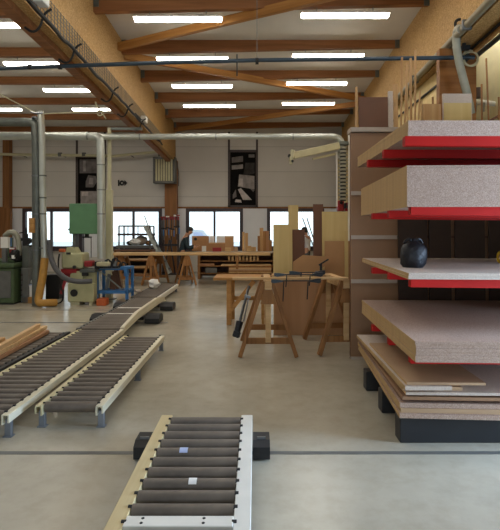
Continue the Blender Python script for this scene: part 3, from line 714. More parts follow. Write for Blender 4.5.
t = thing('offcut_box', 'crumpled pale paper wrap on a wood block at the far conveyor end', 'offcut', (X(154, 12.6), 12.6, .2))
MB().box((X(152, 12.6), 12.65, .27), (.17, .3, .14), (0, 0, .3), .01).build('wood_block', M['carton'], t)
b = MB(); b.ball((X(154.5, 12.5), 12.45, .31), (.14, .12, .11), 9, 6)
for v in b.bm.verts: v.co += Vector((random.uniform(-.03, .03), random.uniform(-.03, .03), random.uniform(-.02, .02)))
b.build('paper_wrap', M['paper'], t)
o = MB().box((X(138, 11.7), 11.7, .22), (.12, .18, .045), (0, 0, .4), .006).build('wood_offcut', M['chipp'], org=(X(138, 11.7), 11.7, .2)); tag(o, 'flat pale offcut lying on the far conveyor before the paper wrap', 'offcut')

# planks on the far-left lane
PL = [(-2.93, 6.15, .2235, 1.5, .045, .12, .02, 'reddish bottom plank under the longest pale plank', 'ply'), (-3.10, 5.55, .2235, 1.3, .045, .12, -.02, 'bottom plank of the shorter outer pile', 'mdfl'),
      (-2.94, 6.2, .2715, 1.55, .05, .075, .05, 'pale plank second from the bottom beside the middle lane', 'pine'), (-3.09, 5.5, .2700, 1.2, .047, .09, .03, 'orange tinted second plank of the shorter outer pile', 'mdfo'),
      (-2.95, 6.1, .3225, 1.5, .05, .055, .08, 'uppermost long pale plank, rising over the pile', 'piney'), (-3.08, 5.45, .3185, 1.1, .045, .07, .0, 'uppermost plank of the shorter outer pile', 'piney')]
for (x, y, z, L_, h, w_, rz, lab, mt) in PL:
    o = MB().box((0, 0, 0), (w_, L_, h), None, .004).build('sawn_plank', M[mt]); o.location = (x+.06, y, z); o.rotation_euler = (0, 0, rz+.02); tag(o, lab + ' on the roller conveyor', 'plank', 'sawn planks on the roller conveyor')

# ------------------------------------------------------------------ cantilever rack with boards
RY = [3.83, 4.45, 5.07]
LV = [2.328, 1.79, 1.240, .66]            # arm tops
t = thing('cantilever_rack', 'red armed cantilever rack on black base beams holding stacks of chipboard', 'rack', (1.2, 3.8, 0))
for y in RY:
    MB().bx(3.3, 3.42, y-.06, y+.06, 0, 3.0).build('upright', M['blacksteel'], t)
    for k, z in enumerate(LV):
        b = MB(); hh = .06 if k else .07
        xs0 = 1.14 if k == 0 else 1.185
        b.prism([(xs0, z), (3.3, z), (3.3, z-hh-.02), (xs0, z-hh)], y-.035, y+.035, 'xz'); b.build('arm', M['red'], t)
    bb = MB(); x0 = 1.10 if y < 4 else 1.12
    bb.bx(x0, 3.42, y-.04, y+.10, .0, .195, .006); bb.build('base_beam', M['blacksteel'], t)
MB().bx(3.43, 3.455, 4.15, 6.1, .02, 3.0).build('side_panel', M['mdfx'], t)  # unseen panel added to keep door light out of the rack
b = MB(); b.bar((3.36, 3.83, .4), (3.36, 5.07, 2.6), .02, .05); b.bar((3.36, 5.07, .4), (3.36, 3.83, 2.6), .02, .05); b.build('cross_brace', M['blacksteel'], t)
def sheets(n, th, x0, x1, y0, y1, z, rz, mats, label, group, jx=.004, topm=None, name='chipboard_sheet', labels=None):
    out = []
    for k in range(n):
        o = MB().box(((x1-x0)/2, (y1-y0)/2, 0), (x1-x0, y1-y0, th-.0006), None, .0008).build(name, [M[mats[k % len(mats)]], M['edge']])
        for f in o.data.polygons: f.material_index = 1 if abs(f.normal.x) > .7 else 0
        o.location = (x0+random.uniform(-jx, jx), y0+random.uniform(-jx, jx), z+th*(k+.5)); o.rotation_euler = (0, 0, rz+random.uniform(-.001, .001))
        tag(o, labels[k] if labels else label, 'board', group); out.append(o)
    return out
sheets(4, .0285, 1.155, 3.25, 3.77, 5.62, LV[0], 0.0, ['chip'], 'grey speckled chipboard sheet in the topmost stack of the red rack', 'sheets of the topmost rack stack', .0006)[0].location.y += .006
sheets(14, .0226, 1.155, 3.25, 3.80, 5.88, LV[1], -.045, ['chip'], 'thick chipboard sheet in the tall even stack above the black bag', 'sheets of the tall even rack stack', .0006)[-1].location.y += .004
sheets(2, .024, 1.165, 3.25, 3.80, 6.0, LV[2], -.055, ['chipp'], 'x', 'sheets of the shelf under the black bag', .003, labels=['lower chipboard sheet of the shelf that holds the black bag', 'upper chipboard sheet the black bag stands on'])
sheets(6, .0255, 1.155, 3.25, 3.60, 5.80, LV[3], -.038, ['chip'], 'chipboard sheet in the flat stack just above the loose lowest pile', 'sheets of the second lowest rack stack', .004)
LOW = [(.034, 1.09, 3.77, 3.3, 5.98, -.066, 'chip', 'bottom sheet of the lowest pile, lying on the black base beams'), (.034, 1.105, 3.79, 3.3, 5.9, -.06, 'mdfl', 'second sheet up in the lowest pile, tan fibreboard'),
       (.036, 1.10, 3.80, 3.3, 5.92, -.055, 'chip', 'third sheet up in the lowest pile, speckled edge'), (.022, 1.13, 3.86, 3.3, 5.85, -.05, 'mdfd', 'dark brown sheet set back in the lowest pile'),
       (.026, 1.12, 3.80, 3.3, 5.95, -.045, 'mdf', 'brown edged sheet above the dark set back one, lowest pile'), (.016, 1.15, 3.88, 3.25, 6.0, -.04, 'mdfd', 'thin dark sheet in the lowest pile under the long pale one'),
       (.022, 1.14, 3.78, 2.8, 5.9, -.03, 'chipp', 'long pale sheet under the short ones of the lowest pile'), (.028, 1.13, 3.82, 1.58, 5.6, -.02, 'mdfl', 'narrow tan board under the short pale one in the lowest pile'),
       (.030, 1.12, 3.73, 1.47, 5.6, -.01, 'chipp', 'short pale thick board in the lowest pile, its end over the edge'), (.020, 1.14, 3.76, 1.73, 5.1, -.02, 'mdfl', 'uppermost short tan board of the lowest pile')]
z = .196
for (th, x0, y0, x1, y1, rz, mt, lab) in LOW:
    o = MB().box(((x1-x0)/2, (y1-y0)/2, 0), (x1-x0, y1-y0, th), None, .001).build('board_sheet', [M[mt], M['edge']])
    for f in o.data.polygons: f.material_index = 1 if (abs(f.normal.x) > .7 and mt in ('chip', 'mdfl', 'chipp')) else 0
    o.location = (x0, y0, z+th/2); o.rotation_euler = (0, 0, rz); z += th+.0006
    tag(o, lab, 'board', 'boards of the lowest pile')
# black bag on the third shelf
bx_, by_, bz_ = X(413.5, 4.42), 4.42, LV[2]+.049
t = thing('plastic_bag', 'black knotted plastic bag on the middle shelf of the red rack', 'bag', (bx_, by_, bz_))
b = MB(); prof = [(0, .0), (.085, .0), (.108, .03), (.115, .1), (.108, .16), (.085, .20), (.045, .225), (.02, .24)]
rings = []
for (r, zz) in prof:
    rings.append([b.bm.verts.new((bx_+r*(1+.07*math.sin(3*a+zz*20)+.05*math.sin(7*a))*math.cos(a), by_+r*(1+.07*math.sin(3*a+zz*20))*math.sin(a)*.9, bz_+zz)) for a in [2*PI*k/24 for k in range(24)]] if r else None)
for a, c in zip(rings[1:], rings[2:]):
    for k in range(24): b.bm.faces.new((a[k], a[(k+1) % 24], c[(k+1) % 24], c[k]))
b.bm.faces.new(list(reversed(rings[1]))); b.bm.faces.new(rings[-1])
b.build('sack', M['bag'], t, True)
b = MB()
for s in (-1, 1): b.path([(bx_+s*.02, by_, bz_+.225), (bx_+s*.035, by_-.01, bz_+.25), (bx_+s*.06, by_, bz_+.245), (bx_+s*.085, by_+.01, bz_+.21)], lambda q: .016-.008*q, 8, 1)
b.ball((bx_, by_, bz_+.235), (.025, .025, .02), 10, 6); b.build('knot', M['bag'], t, True)
t = thing('tape_roll', 'yellow tape roll on the middle rack shelf behind the black bag', 'tape', (X(499, 4.9), 4.9, bz_))
x = X(500.5, 4.9)
b = MB(); b.ring((x, 4.9, bz_+.062), .045, .018, 'x', 24); b.build('tape', M['yellow'], t, True)
MB().ring((x, 4.9, bz_+.062), .028, .006, 'x', 20).build('core', M['carton'], t)

# brown board partition behind the rack with its deck
dq = 6.3; xp0 = X(351, dq)
t = thing('board_enclosure', 'brown fibreboard enclosure with pale joint strips behind the red rack', 'enclosure', (xp0, dq, 0))
zs = [0, Z(281, dq), Z(237, dq), Z(193, dq), Z(132, dq)]
for k in range(4):
    o = MB().bx(xp0, 3.9, dq, dq+.03, zs[k] + (.012 if k else .03), zs[k+1]-.012).build('panel', M['mdf'], t)
b = MB(); b.bx(xp0, 3.9, dq+.03, dq+.09, 0, zs[4]-.02); b.build('backing', M['mdfd'], t)
for zz in (zs[1], zs[2], zs[3]): MB().bx(xp0-.002, X(397, dq), dq-.012, dq-.001, zz-.027, zz+.022).build('joint_strip', M['batten'], t)
MB().bx(xp0, 3.9, dq-.02, dq+.1, -.0, .03).build('foot_strip', M['batten'], t)
MB().bx(xp0-.01, 3.9, dq-.03, 6.50, zs[4], zs[4]+.055).build('deck', M['batten'], t)
b = MB()
for xx in (xp0+.16, 3.8): b.bx(xx-.04, xx+.04, 6.41, 6.48, 0, zs[4])
b.build('deck_post', M['horsed'], t)
for px, wd in ((397, .05), (425, .35), (463, .05)):
    pass
# sheets leaning in the gap behind the rack, their near-black colour stands in for the gap's shade
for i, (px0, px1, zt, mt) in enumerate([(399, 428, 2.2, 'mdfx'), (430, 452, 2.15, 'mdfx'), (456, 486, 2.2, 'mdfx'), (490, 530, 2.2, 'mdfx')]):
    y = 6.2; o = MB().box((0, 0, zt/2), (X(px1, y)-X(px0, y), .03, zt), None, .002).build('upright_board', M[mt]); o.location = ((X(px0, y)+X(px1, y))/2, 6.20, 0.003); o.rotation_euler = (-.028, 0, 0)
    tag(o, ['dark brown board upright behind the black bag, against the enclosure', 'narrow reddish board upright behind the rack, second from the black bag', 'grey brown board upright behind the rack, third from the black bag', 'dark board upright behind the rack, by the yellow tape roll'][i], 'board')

# stuff standing on the deck
zd = zs[4]+.055
def deck_board(px0, px1, py, y, mt, lab, th=.025, rx=-.06, ry=0, name='panel_offcut', cat='board', grp=None):
    y = 6.33 + (y-6.5)*.13; h = Z(py, y)-zd
    o = MB().box((0, 0, h/2), (X(px1, y)-X(px0, y), th, h), None, min(.002, th*.2)).build(name, M[mt]); o.location = ((X(px0, y)+X(px1, y))/2, y, zd+.002); o.rotation_euler = (rx, ry, 0)
    return tag(o, lab, cat, grp)
deck_board(359, 388, 97, 6.6, 'mdfd', 'square dark brown board standing on the deck beside the thin stick', .03)
deck_board(388.5, 393, 91, 6.9, 'chipp', 'narrow pale strip standing right against the square dark board'.replace(' right', ''), .04, name='wood_strip', cat='strip')
deck_board(394, 398, 84, 7.1, 'pinez', 'narrow pine strip standing behind the pale strip on the deck', .04, name='wood_strip', cat='strip')
deck_board(423, 441, 104, 6.55, 'pinez', 'small square pale board on the deck before the wooden column', .03)
deck_board(443, 472, 93.5, 6.7, 'chipp', 'large pale board on the deck in front of the grey hose', .03)
deck_board(444, 471.5, 103, 6.2, 'yellowply', 'lower yellow plywood board in front of the large pale board', .012, -.02)
ST = [(356.5, 87, 6.5, 0, .03, 'pine stick alone at the outer deck corner'), (401, 57, 7.2, .02, .025, 'first long stick of the bundle on the deck, counted from the square dark board'), (404.5, 62, 7.3, .05, .025, 'second long stick of the bundle, leaning over the first'), (408, 70, 7.0, -.02, .022, 'third stick of the bundle, shorter'),
      (411, 58, 7.4, 0, .03, 'fourth stick of the bundle, tall and straight'), (415, 50, 7.5, .01, .025, 'tallest stick of the bundle, next to the beam pipe'), (418, 90, 6.8, .06, .02, 'short slanted stick between the bundle and the small square board'), (421.5, 101, 6.6, 0, .02, 'lowest stick beside the small square board'),
      (433, 97, 6.8, .0, .02, 'dark peg stick behind the small square board'), (482, 84, 6.9, 0, .02, 'thin stick beside the large pale board'), (489, 58, 7.1, -.03, .02, 'long thin dark stick before the cream wall'), (499, 97, 6.8, .0, .02, 'stick at the picture edge on the deck')]
for (px, py, y, ry, wd, lab) in ST:
    deck_board(px-wd*250/y, px+wd*250/y, py, y, 'pinez' if px < 430 else 'horsed', lab, wd, -.02, ry, 'wood_stick', 'stick', 'sticks standing on the deck')
o = MB().bar((X(478, 6.4), 6.40, zd+.022), (X(500, 6.4), 6.42, zd+.18), .05, .03).build('wood_stick', M['mdfd'], org=(X(478, 6.4), 6.4, zd+.022)); tag(o, 'dark batten sloping up between the sticks by the cream wall', 'stick', 'sticks standing on the deck')

# ------------------------------------------------------------------ trestles, clamps and panels in the middle
def sawhorse(name, label, loc, mats, H=.985, L_=1.0, spread=.36, rz=0, group='wooden trestles'):
    t = thing(name, label, 'trestle', (0, 0, 0), group)
    MB().bx(-.045, .045, -L_/2, L_/2, H-.12, H, .004).build('top_beam', M[mats[2]], t)
    for s in (-1, 1):
        ye = s*(L_/2-.06)
        for q in (-1, 1): MB().bar((q*.05, ye, H-.02), (q*spread, ye+s*.05, .012), .05, .095, (0, 1, 0), .004).build('leg', M[mats[0]], t)
        MB().bx(-spread*.80, spread*.80, ye+s*.02-.012, ye+s*.02+.012, .17, .25, .003).build('leg_tie', M[mats[1]], t)
        MB().bx(-.035, .035, ye-.01+s*.03, ye+.02+s*.03, .19, H-.1, .003).build('centre_strut', M[mats[2]], t)
        MB().prism([(-.1, H-.30), (.1, H-.30), (.055, H-.12), (-.055, H-.12)], ye+s*.055, ye+s*.075, 'xz').build('gusset', M[mats[0]], t)
    t.location = loc; t.rotation_euler = (0, 0, rz); return t
h1 = sawhorse('sawhorse', 'brown wooden A-frame trestle in the open, whole in view, clamps on top', (X(268, 6.45), 6.85, 0), ('horsed', 'horsed', 'pine'))
h2 = dup(h1, (X(342, 6.9)-.06, 6.98, 0), .10, 'brown wooden A-frame trestle half hidden by the board enclosure')
# long light strip and panels being glued on the trestles
zt = .985
o = MB().bx(X(233, 6.6), X(352, 6.6)-.08, 6.42, 6.5, zt+.002, zt+.032, .003).build('wood_strip', M['pine'], org=(0, 6.46, zt)); tag(o, 'long pale wood strip lying across both trestles', 'strip')
o = MB().bx(X(272, 6.9), X(330, 6.9), 6.62, 7.05, zt+.002, zt+.03, .003).build('glued_board', M['mdfo'], org=(0, 6.8, zt)); tag(o, 'orange brown panel lying flat on the trestles, held in the clamps', 'panel')
o = MB().bx(X(272, 6.8), X(328, 6.8), 6.56, 6.615, zt+.002, zt+.055, .003).build('wood_strip', M['pine'], org=(0, 6.58, zt)); tag(o, 'short pale batten pressed along the edge of the flat panel', 'strip')
def bar_clamp(label, x0, x1, y, z, drop):
    t = thing('bar_clamp', label, 'clamp', (x0, y, z), 'bar clamps on the trestles')
    MB().bx(x0, x1, y-.004, y+.004, z-.007, z+.007).build('bar', M['blacksteel'], t)
    MB().prism([(x0-.01, z+.02), (x0+.05, z+.018), (x0+.14, z+.004), (x0+.14, z-.012), (x0+.03, z-.03), (x0-.01, z-.02)], y-.014, y+.014, 'xz').build('fixed_jaw', M['bluepipe'], t)
    MB().prism([(x1+.01, z+.03), (x1-.04, z+.028), (x1-.13, z+.006), (x1-.13, z-.012), (x1-.02, z-.03), (x1+.01, z-.02)], y-.014, y+.014, 'xz').build('sliding_jaw', M['blacksteel'], t)
    for s in (0, 1):
        xx = x0+.15 if s == 0 else x1-.15
        MB().bar((xx, y, z-.008), (xx-.012, y-.008, z-drop*(.9 if s else 1)), .012, .014, bev=.003).build('handle', M['black'], t)
    return t
bar_clamp('black bar clamp across the panel, upper of the two at the edge', X(275, 6.36), X(322, 6.36), 6.36, zt+.075, .16)['label'] = 'bar clamp highest on the trestles, dark jaws against the pale strip'
bar_clamp('x', X(272, 6.3), X(320, 6.3), 6.30, zt+.0, .26)['label'] = 'bar clamp lowest on the trestles, two long handles hanging down'
bar_clamp('x', X(290, 6.55), X(324, 6.55), 6.53, zt+.085, .05)['label'] = 'shorter bar clamp behind the two others on the trestles'
t = thing('bench_clamp', 'upright black clamp with angled bar near the second trestle', 'clamp', (X(322, 6.7), 6.7, zt))
x = X(321, 6.7)
MB().bx(x-.015, x+.015, 6.69, 6.72, zt+.03, zt+.19).build('upright', M['black'], t)
MB().bar((x-.03, 6.70, zt+.17), (x+.1, 6.70, zt+.25), .02, .02).build('angled_bar', M['black'], t)
MB().box((x-.03, 6.70, zt+.06), (.1, .05, .06), None, .01).build('jaw', M['blacksteel'], t)
# panels standing behind the trestles
def panel(px0, px1, py, y, mt, lab, th=.03, rx=-.03, z0=.003, name='wood_board'):
    h = Z(py, y)-z0
    o = MB().box((0, 0, h/2), (X(px1, y)-X(px0, y), th, h), None, .002).build(name, M[mt]); o.location = ((X(px0, y)+X(px1, y))/2, y, z0); o.rotation_euler = (rx, 0, 0)
    return tag(o, lab, 'panel')
panel(274, 351, 281, 7.75, 'door', 'wide reddish brown panel standing on the floor between the two trestles')
panel(273.5, 292.5, 224.5, 7.86, 'yellowply', 'pale yellow panel standing behind the first trestle', .04)
panel(292.5, 305, 229.5, 7.97, 'mdfd', 'short dark brown panel next to the pale yellow one', .03)
panel(288.5, 298.5, 205, 8.12, 'yellowply', 'tall narrow yellow board rising behind the pale yellow panel', .03)
panel(313.5, 323.5, 204, 8.12, 'mdfd', 'tall narrow dark brown board beside the wide yellow panel', .04)
panel(322.5, 348, 211.5, 8.0, 'yellowply', 'wide tall yellow wood panel beside the tall dark brown board', .04)
panel(325, 350.5, 241, 7.88, 'mdfo', 'tan panel standing in front of the wide tall yellow one', .03)
panel(345, 348.5, 231, 7.81, 'yellowply', 'thin yellow strip standing at the edge of the tan panel', .02)
y = 7.80; b = MB(); b.prism([(X(293, y), .6), (X(293, y), Z(262, y)), (X(303, y), Z(255, y)), (X(335, y), Z(257, y)), (X(322, y), Z(268, y)), (X(322, y), .6)], -.012, .012, 'xz')
o = b.build('wood_board', M['mdfo'], org=(X(310, y), 0, .003)); o.location.y = 7.66
o.location = (X(310, y), 7.80, .003); tag(o, 'tan board with a cut corner behind the clamps', 'panel')
# table frame with the orange edge
t = thing('work_table', 'narrow varnished timber table with a diagonal brace beside the first trestle', 'table', (X(240, 8.8), 9.0, 0))
zt2 = Z(277, 8.7)
MB().bx(X(214, 8.7), X(268, 8.7), 8.55, 9.3, zt2-.045, zt2, .004).build('table_top', M['orangewood'], t)
for px, y in ((229, 8.62), (264, 8.62), (231, 9.2), (264, 9.2)): MB().bx(X(px, 8.62)-.04, X(px, 8.62)+.04, y-.035, y+.035, 0, zt2-.045, .003).build('leg', M['orangewood'], t)
MB().bar((X(231, 8.62), 8.62, Z(310, 8.62)), (X(254, 8.62), 8.62, zt2-.06), .05, .07).build('brace', M['orangewood'], t)
MB().bx(X(229, 8.62), X(264, 8.62), 9.17, 9.23, .35, .42).build('stretcher', M['orangewood'], t)
# black handled clamp leaning at the trestle
t = thing('screw_clamp', 'steel screw clamp with a black grip propped against the first trestle', 'clamp', (X(239, 6.75), 6.75, .24))
p, q = Vector((X(238, 6.75), 6.72, .30)), Vector((X(249, 6.9), 6.9, .86))
dv = (q-p).normalized()
MB().bar(p, q, .02, .035).build('bar', M['steel'], t)
MB().seg(p-dv*.06, p+dv*.10, .04, 12, .048).build('grip', M['bag'], t, True)
b = MB(); b.box(p-dv*.07, (.10, .07, .09), (0, .3, 0), .015); b.build('foot', M['bag'], t)
b = MB(); b.seg(p+dv*.1+Vector((.05, 0, 0)), p+dv*.42+Vector((.04, 0, 0)), .009, 8); b.build('spindle', M['steel'], t)
MB().box(p+dv*.45+Vector((.02, 0, 0)), (.09, .03, .04), (0, .3, 0), .005).build('jaw', M['steel'], t)

# ------------------------------------------------------------------ machines on the left
# green machine at the picture edge
t = thing('woodworking_machine', 'dark green woodworking machine with a grey door panel at the hall edge', 'machine', (X(0, 11), 11.3, 0))
d = 11.0
b = MB(); b.bx(-6.5, X(13.6, d), d, d+.9, .03, Z(268, d), .02); b.build('body', M['greend'], t)
MB().bx(-6.4, X(11, d), d-.02, d, Z(298, d), Z(271, d), .008).build('door_panel', M['grey'], t)
MB().bx(-6.55, X(14.6, d), d-.05, d+.95, Z(267.5, d), Z(263, d), .01).build('table', M['greend'], t)
MB().bx(-6.5, X(13, d), d+.02, d+.9, 0, .06).build('plinth', M['black'], t)
MB().bx(-6.3, X(12, d), d+.1, d+.6, Z(263, d), Z(259.5, d), .02).build('bed', M['greend'], t)
b = MB(); b.bx(X(8, d), X(14.2, d), d+.1, d+.5, Z(262, d), Z(250, d), .03); b.seg((X(12, d), d, Z(255, d)), (X(12, d), d+.1, Z(255, d)), .07, 14); b.build('cutter_head', M['black'], t)
b = MB(); b.box((X(11.5, d), d+.02, Z(248.5, d)), (.09, .06, .03)); b.box((X(13, d), d+.02, Z(257, d)), (.06, .05, .08)); b.build('dial', M['paper'], t)
b = MB(); b.path([(X(-4, d), d+.4, Z(236, d)), (X(4, d), d+.3, Z(231, d)), (X(11, d), d+.3, Z(235, d)), (X(13, d), d+.3, Z(246, d)), (X(12, d), d+.3, Z(256, d))], .06, 12, 2); b.build('suction_hose', M['hoseg'], t, True)
b = MB(); b.bx(X(0, d), X(7.5, d), d+.02, d+.12, Z(248, d), Z(237, d)); o = b.build('control_box', M['white'], t); 
MB().bx(X(-1, d), X(5, d), d+.46, d+.5, Z(255, d), Z(248, d)).build('control_face', M['redd'], t)
b = MB(); b.bx(X(-2, d), X(1, d), d+.46, d+.5, Z(247, d), Z(238, d)); b.build('control_face', M['blue'], t)
MB().bx(X(-6, d), X(-2, d), d+.5, d+.7, Z(262.5, d), Z(238, d)).build('control_post', M['greend'], t)
MB().bx(X(1, d), X(5.5, d), d+.03, d+.11, Z(262.5, d), Z(248, d)).build('control_post', M['grey'], t)
# grey cabinet and spindle tool beside it
d = 11.2
t = thing('tool_stand', 'grey upright tool stand with a black toothed spindle on top beside the green machine', 'tool stand', (X(21, d), d+.2, 0))
MB().bx(X(17.5, d), X(25, d), d, d+.4, 0, Z(268, d), .01).build('cabinet', M['grey'], t)
MB().bx(X(17.5, d), X(24, d), d+.05, d+.3, Z(268, d), Z(246, d), .01).build('neck', M['galvd'], t)
b = MB()
x = X(19.5, d)
for k, (py0, py1, r) in enumerate(((246, 241, .07), (241, 238, .11), (238, 234, .05), (234, 230, .03), (230, 227.5, .018))): b.seg((x, d+.15, Z(py0, d)), (x, d+.15, Z(py1, d)), r, 12)
b.seg((X(13, d), d+.15, Z(233, d)), (X(19, d), d+.15, Z(232, d)), .015, 6)
b.bar((X(18, d), d+.1, Z(246, d)), (X(28, d), d+.1, Z(240, d)), .06, .06); b.bar((X(22, d), d+.12, Z(246.5, d)), (X(35, d), d+.12, Z(245, d)), .04, .05)
b.build('spindle', M['black'], t)
b = MB()
for k in range(5): b.box((X(18.5, d), d-.01, Z(295-k*5, d)), (.03, .02, .03))
b.build('button', M['dark'], t)
t.location.x += .075
# brown hose behind
t = thing('flexible_hose', 'ochre brown hose curving behind the grey upright tool stand', 'hose', (X(30, 12.1), 12.1, .6))
MB().path([(X(18, 12.1), 12.1, Z(256, 12.1)), (X(28, 12.1), 12.1, Z(258, 12.1)), (X(37, 12.1), 12.1, Z(261, 12.1)), (X(38, 12.1), 12.1, Z(274, 12.1)), (X(37, 12.1), 12.1, .0)], .11, 14, 2).build('hose', M['hosey'], t, True)
b = MB(); b.ring((X(25, 12.1), 12.1, Z(258, 12.1)), .118, .012, 'x'); b.build('hose_clamp', M['grey'], t)
t = thing('paint_bucket', 'white bucket on a wooden block between the green machine and the upright ducts', 'bucket', (X(31, 11.5), 11.35, .14))
x = X(31, 11.35)
MB().seg((x, 11.35, .141), (x, 11.35, .40), .10, 18, .115).build('pail', M['paper'], t, True)
MB().seg((x, 11.35, .40), (x, 11.35, .415), .12, 18).build('lid', M['bluepaper'], t)
o = MB().box((x, 11.35, .07), (.30, .3, .14), None, .008).build('wood_block', M['orangewood'], org=(x, 11.35, 0)); tag(o, 'orange brown wood block on the floor under the white bucket', 'block')
t = thing('cleaning_bottle', 'white ball shaped bottle standing on the bucket lid', 'bottle', (x-.03, 11.35, .415))
MB().ball((x-.03, 11.35, .47), (.055, .055, .055)).build('bottle_body', M['white'], t, True)
b = MB(); b.seg((x-.03, 11.35, .515), (x-.03, 11.35, .57), .02, 10); b.build('cap', M['blue'], t)
o = MB().box((X(53.5, 12), 12.1, .31), (.32, .35, .58), None, .01).build('black_bin', M['black'], org=(X(53.5, 12), 12.1, .02)); o.location.z = 0; tag(o, 'black upright bin standing between the ochre hose and the cream machine', 'bin')
# green box on posts
d = 11.5
t = thing('band_saw', 'big green metal housing on a dark post rising over the cream machine', 'machine', (X(80, d), d+.2, 0))
MB().bx(X(69, d), X(98, d), d, d+.42, Z(234, d), Z(203.5, d), .015).build('upper_housing', M['green'], t)
MB().bx(X(71, d), X(74.3, d), d+.1, d+.3, .03, Z(234, d)).build('post', M['grey'], t)
MB().bx(X(77, d), X(79.8, d), d+.14, d+.30, .03, Z(234, d)).build('post', M['framep'], t)
b = MB(); b.seg((X(84, d), d+.2, Z(234, d)), (X(84, d), d+.2, Z(237, d)), .05, 12); b.bx(X(80.5, d), X(88, d), d+.12, d+.28, Z(238, d), Z(236.5, d)); b.build('blade_guide', M['black'], t)
MB().seg((X(88.3, d), d+.2, Z(238, d)), (X(88.3, d), d+.2, Z(258, d)), .01, 6).build('guide_rod', M['black'], t)
MB().bx(X(66.5, d), X(69, d), d+.1, d+.2, Z(230.5, d), Z(228.5, d)).build('latch', M['black'], t)
MB().bx(X(68, d), X(100, d), d+.05, d+.5, 0, .03).build('base_plate', M['grey'], t)
b = MB(); b.bar((X(71, d), d+.05, Z(246, d)), (X(78, d), d+.05, Z(253, d)), .03, .03); b.build('lever', M['black'], t)
# cream machine
d = 10.9
t = thing('woodworking_machine', 'cream coloured saw machine with a round black port and red trim', 'machine', (X(80, d), d+.3, 0))
MB().bx(X(67.5, d), X(94, d), d, d+.45, .07, Z(283, d), .02).build('lower_body', M['creamg'], t)
b = MB(); b.bx(X(70, d), X(79, d), d+.02, d+.4, 0, .07); b.bx(X(89, d), X(92, d), d+.02, d+.4, 0, .07); b.build('foot', M['cream'], t)
b = MB(); b.seg((X(74, d), d-.012, Z(293, d)), (X(74, d), d+.01, Z(293, d)), .08, 20); b.build('round_port', M['black'], t, True)
b = MB(); b.prism([(X(68.5, d), Z(283, d)), (X(82, d), Z(283, d)), (X(83, d), Z(276, d)), (X(80, d), Z(272, d)), (X(75, d), Z(271, d)), (X(70, d), Z(274, d))], d+.03, d+.4, 'xz'); b.build('blade_cover', M['creamg'], t)
b = MB(); b.bx(X(60.5, d), X(82, d), d+.04, d+.5, Z(269, d), Z(253, d), .03); b.prism([(X(64, d), Z(253, d)), (X(75, d), Z(253, d)), (X(72, d), Z(247.5, d)), (X(65, d), Z(247.5, d))], d+.1, d+.4, 'xz'); b.build('head_housing', M['creamg'], t)
b = MB(); b.bx(X(60.5, d), X(76, d), d+.02, d+.45, Z(273, d), Z(269.2, d)); b.bx(X(62, d), X(69, d), d+.1, d+.4, Z(283, d), Z(273, d)); b.build('red_trim', M['redd'], t)
MB().bx(X(83, d), X(91, d), d+.05, d+.3, Z(267, d), Z(261, d), .02).build('red_motor', M['redd'], t)
MB().bx(X(80, d), X(95, d), d-.02, d+.5, Z(272.5, d), Z(269.5, d), .006).build('saw_table', M['galvd'], t)
MB().bx(X(96, d), X(108, d), d+.0, d+.16, Z(266.5, d), Z(262, d), .02).build('motor_cover', M['cream'], t)
MB().bx(X(93, d), X(96.5, d), d+.1, d+.3, Z(270, d), Z(262, d)).build('table_bracket', M['black'], t)
b = MB(); b.bx(X(82, d), X(94, d), d+.1, d+.45, Z(284, d), Z(272.5, d)); b.build('inner_frame', M['creamg'], t)
b = MB(); b.bar((X(61, d), d+.0, Z(294, d)), (X(64.5, d), d+.03, Z(281, d)), .06, .06); b.build('red_pedal', M['redd'], t)
b = MB(); b.bx(X(66, d), X(70, d), d+.01, d+.05, Z(254.5, d), Z(252.5, d)); b.seg((X(74, d), d+.0, Z(267, d)), (X(74, d), d+.05, Z(267, d)), .035, 12); b.bx(X(82, d), X(87, d), d-.01, d+.1, Z(276, d), Z(272, d)); b.build('knob', M['black'], t)
MB().box((X(62, d), d+.02, Z(250.5, d)), (.12, .1, .07), None, .01).build('orange_guard', M['orange'], t)
t = thing('flexible_hose', 'dark grey flexible hose sweeping down in front of the cream machine', 'hose', (X(60, 10.7), 10.7, .4))
MB().path([(X(49.5, 10.72), 10.72, Z(240, 10.72)), (X(50, 10.7), 10.7, Z(255, 10.7)), (X(55, 10.65), 10.65, Z(269, 10.65)), (X(65, 10.65), 10.65, Z(279, 10.65)), (X(78, 10.68), 10.7, Z(282, 10.7)), (X(92, 10.75), 10.75, Z(281, 10.75))], .055, 12, 3).build('hose', M['hosed'], t, True)
o = MB().path([(X(58, 11), 11.0, .03), (X(62, 10.9), 10.9, .08), (X(64, 10.85), 10.86, Z(294, 10.85)), (X(60, 10.85), 10.84, Z(285, 10.85)), (X(58, 10.85), 10.85, Z(262, 10.85)), (X(59, 10.9), 10.92, Z(254, 10.9))], .018, 6, 2).build('power_cable', M['cable'], org=(X(60, 11), 11, 0), smooth=True); tag(o, 'black power cable curling up the side of the cream machine', 'cable')
o = MB().box((X(102, 10.9), 10.95, .09), (.2, .25, .15), None, .01).build('orange_bin', M['orange'], org=(X(102, 10.9), 10.95, .0)); tag(o, 'small orange box on the floor under the blue framed cart', 'box'); o.location.z -= .014
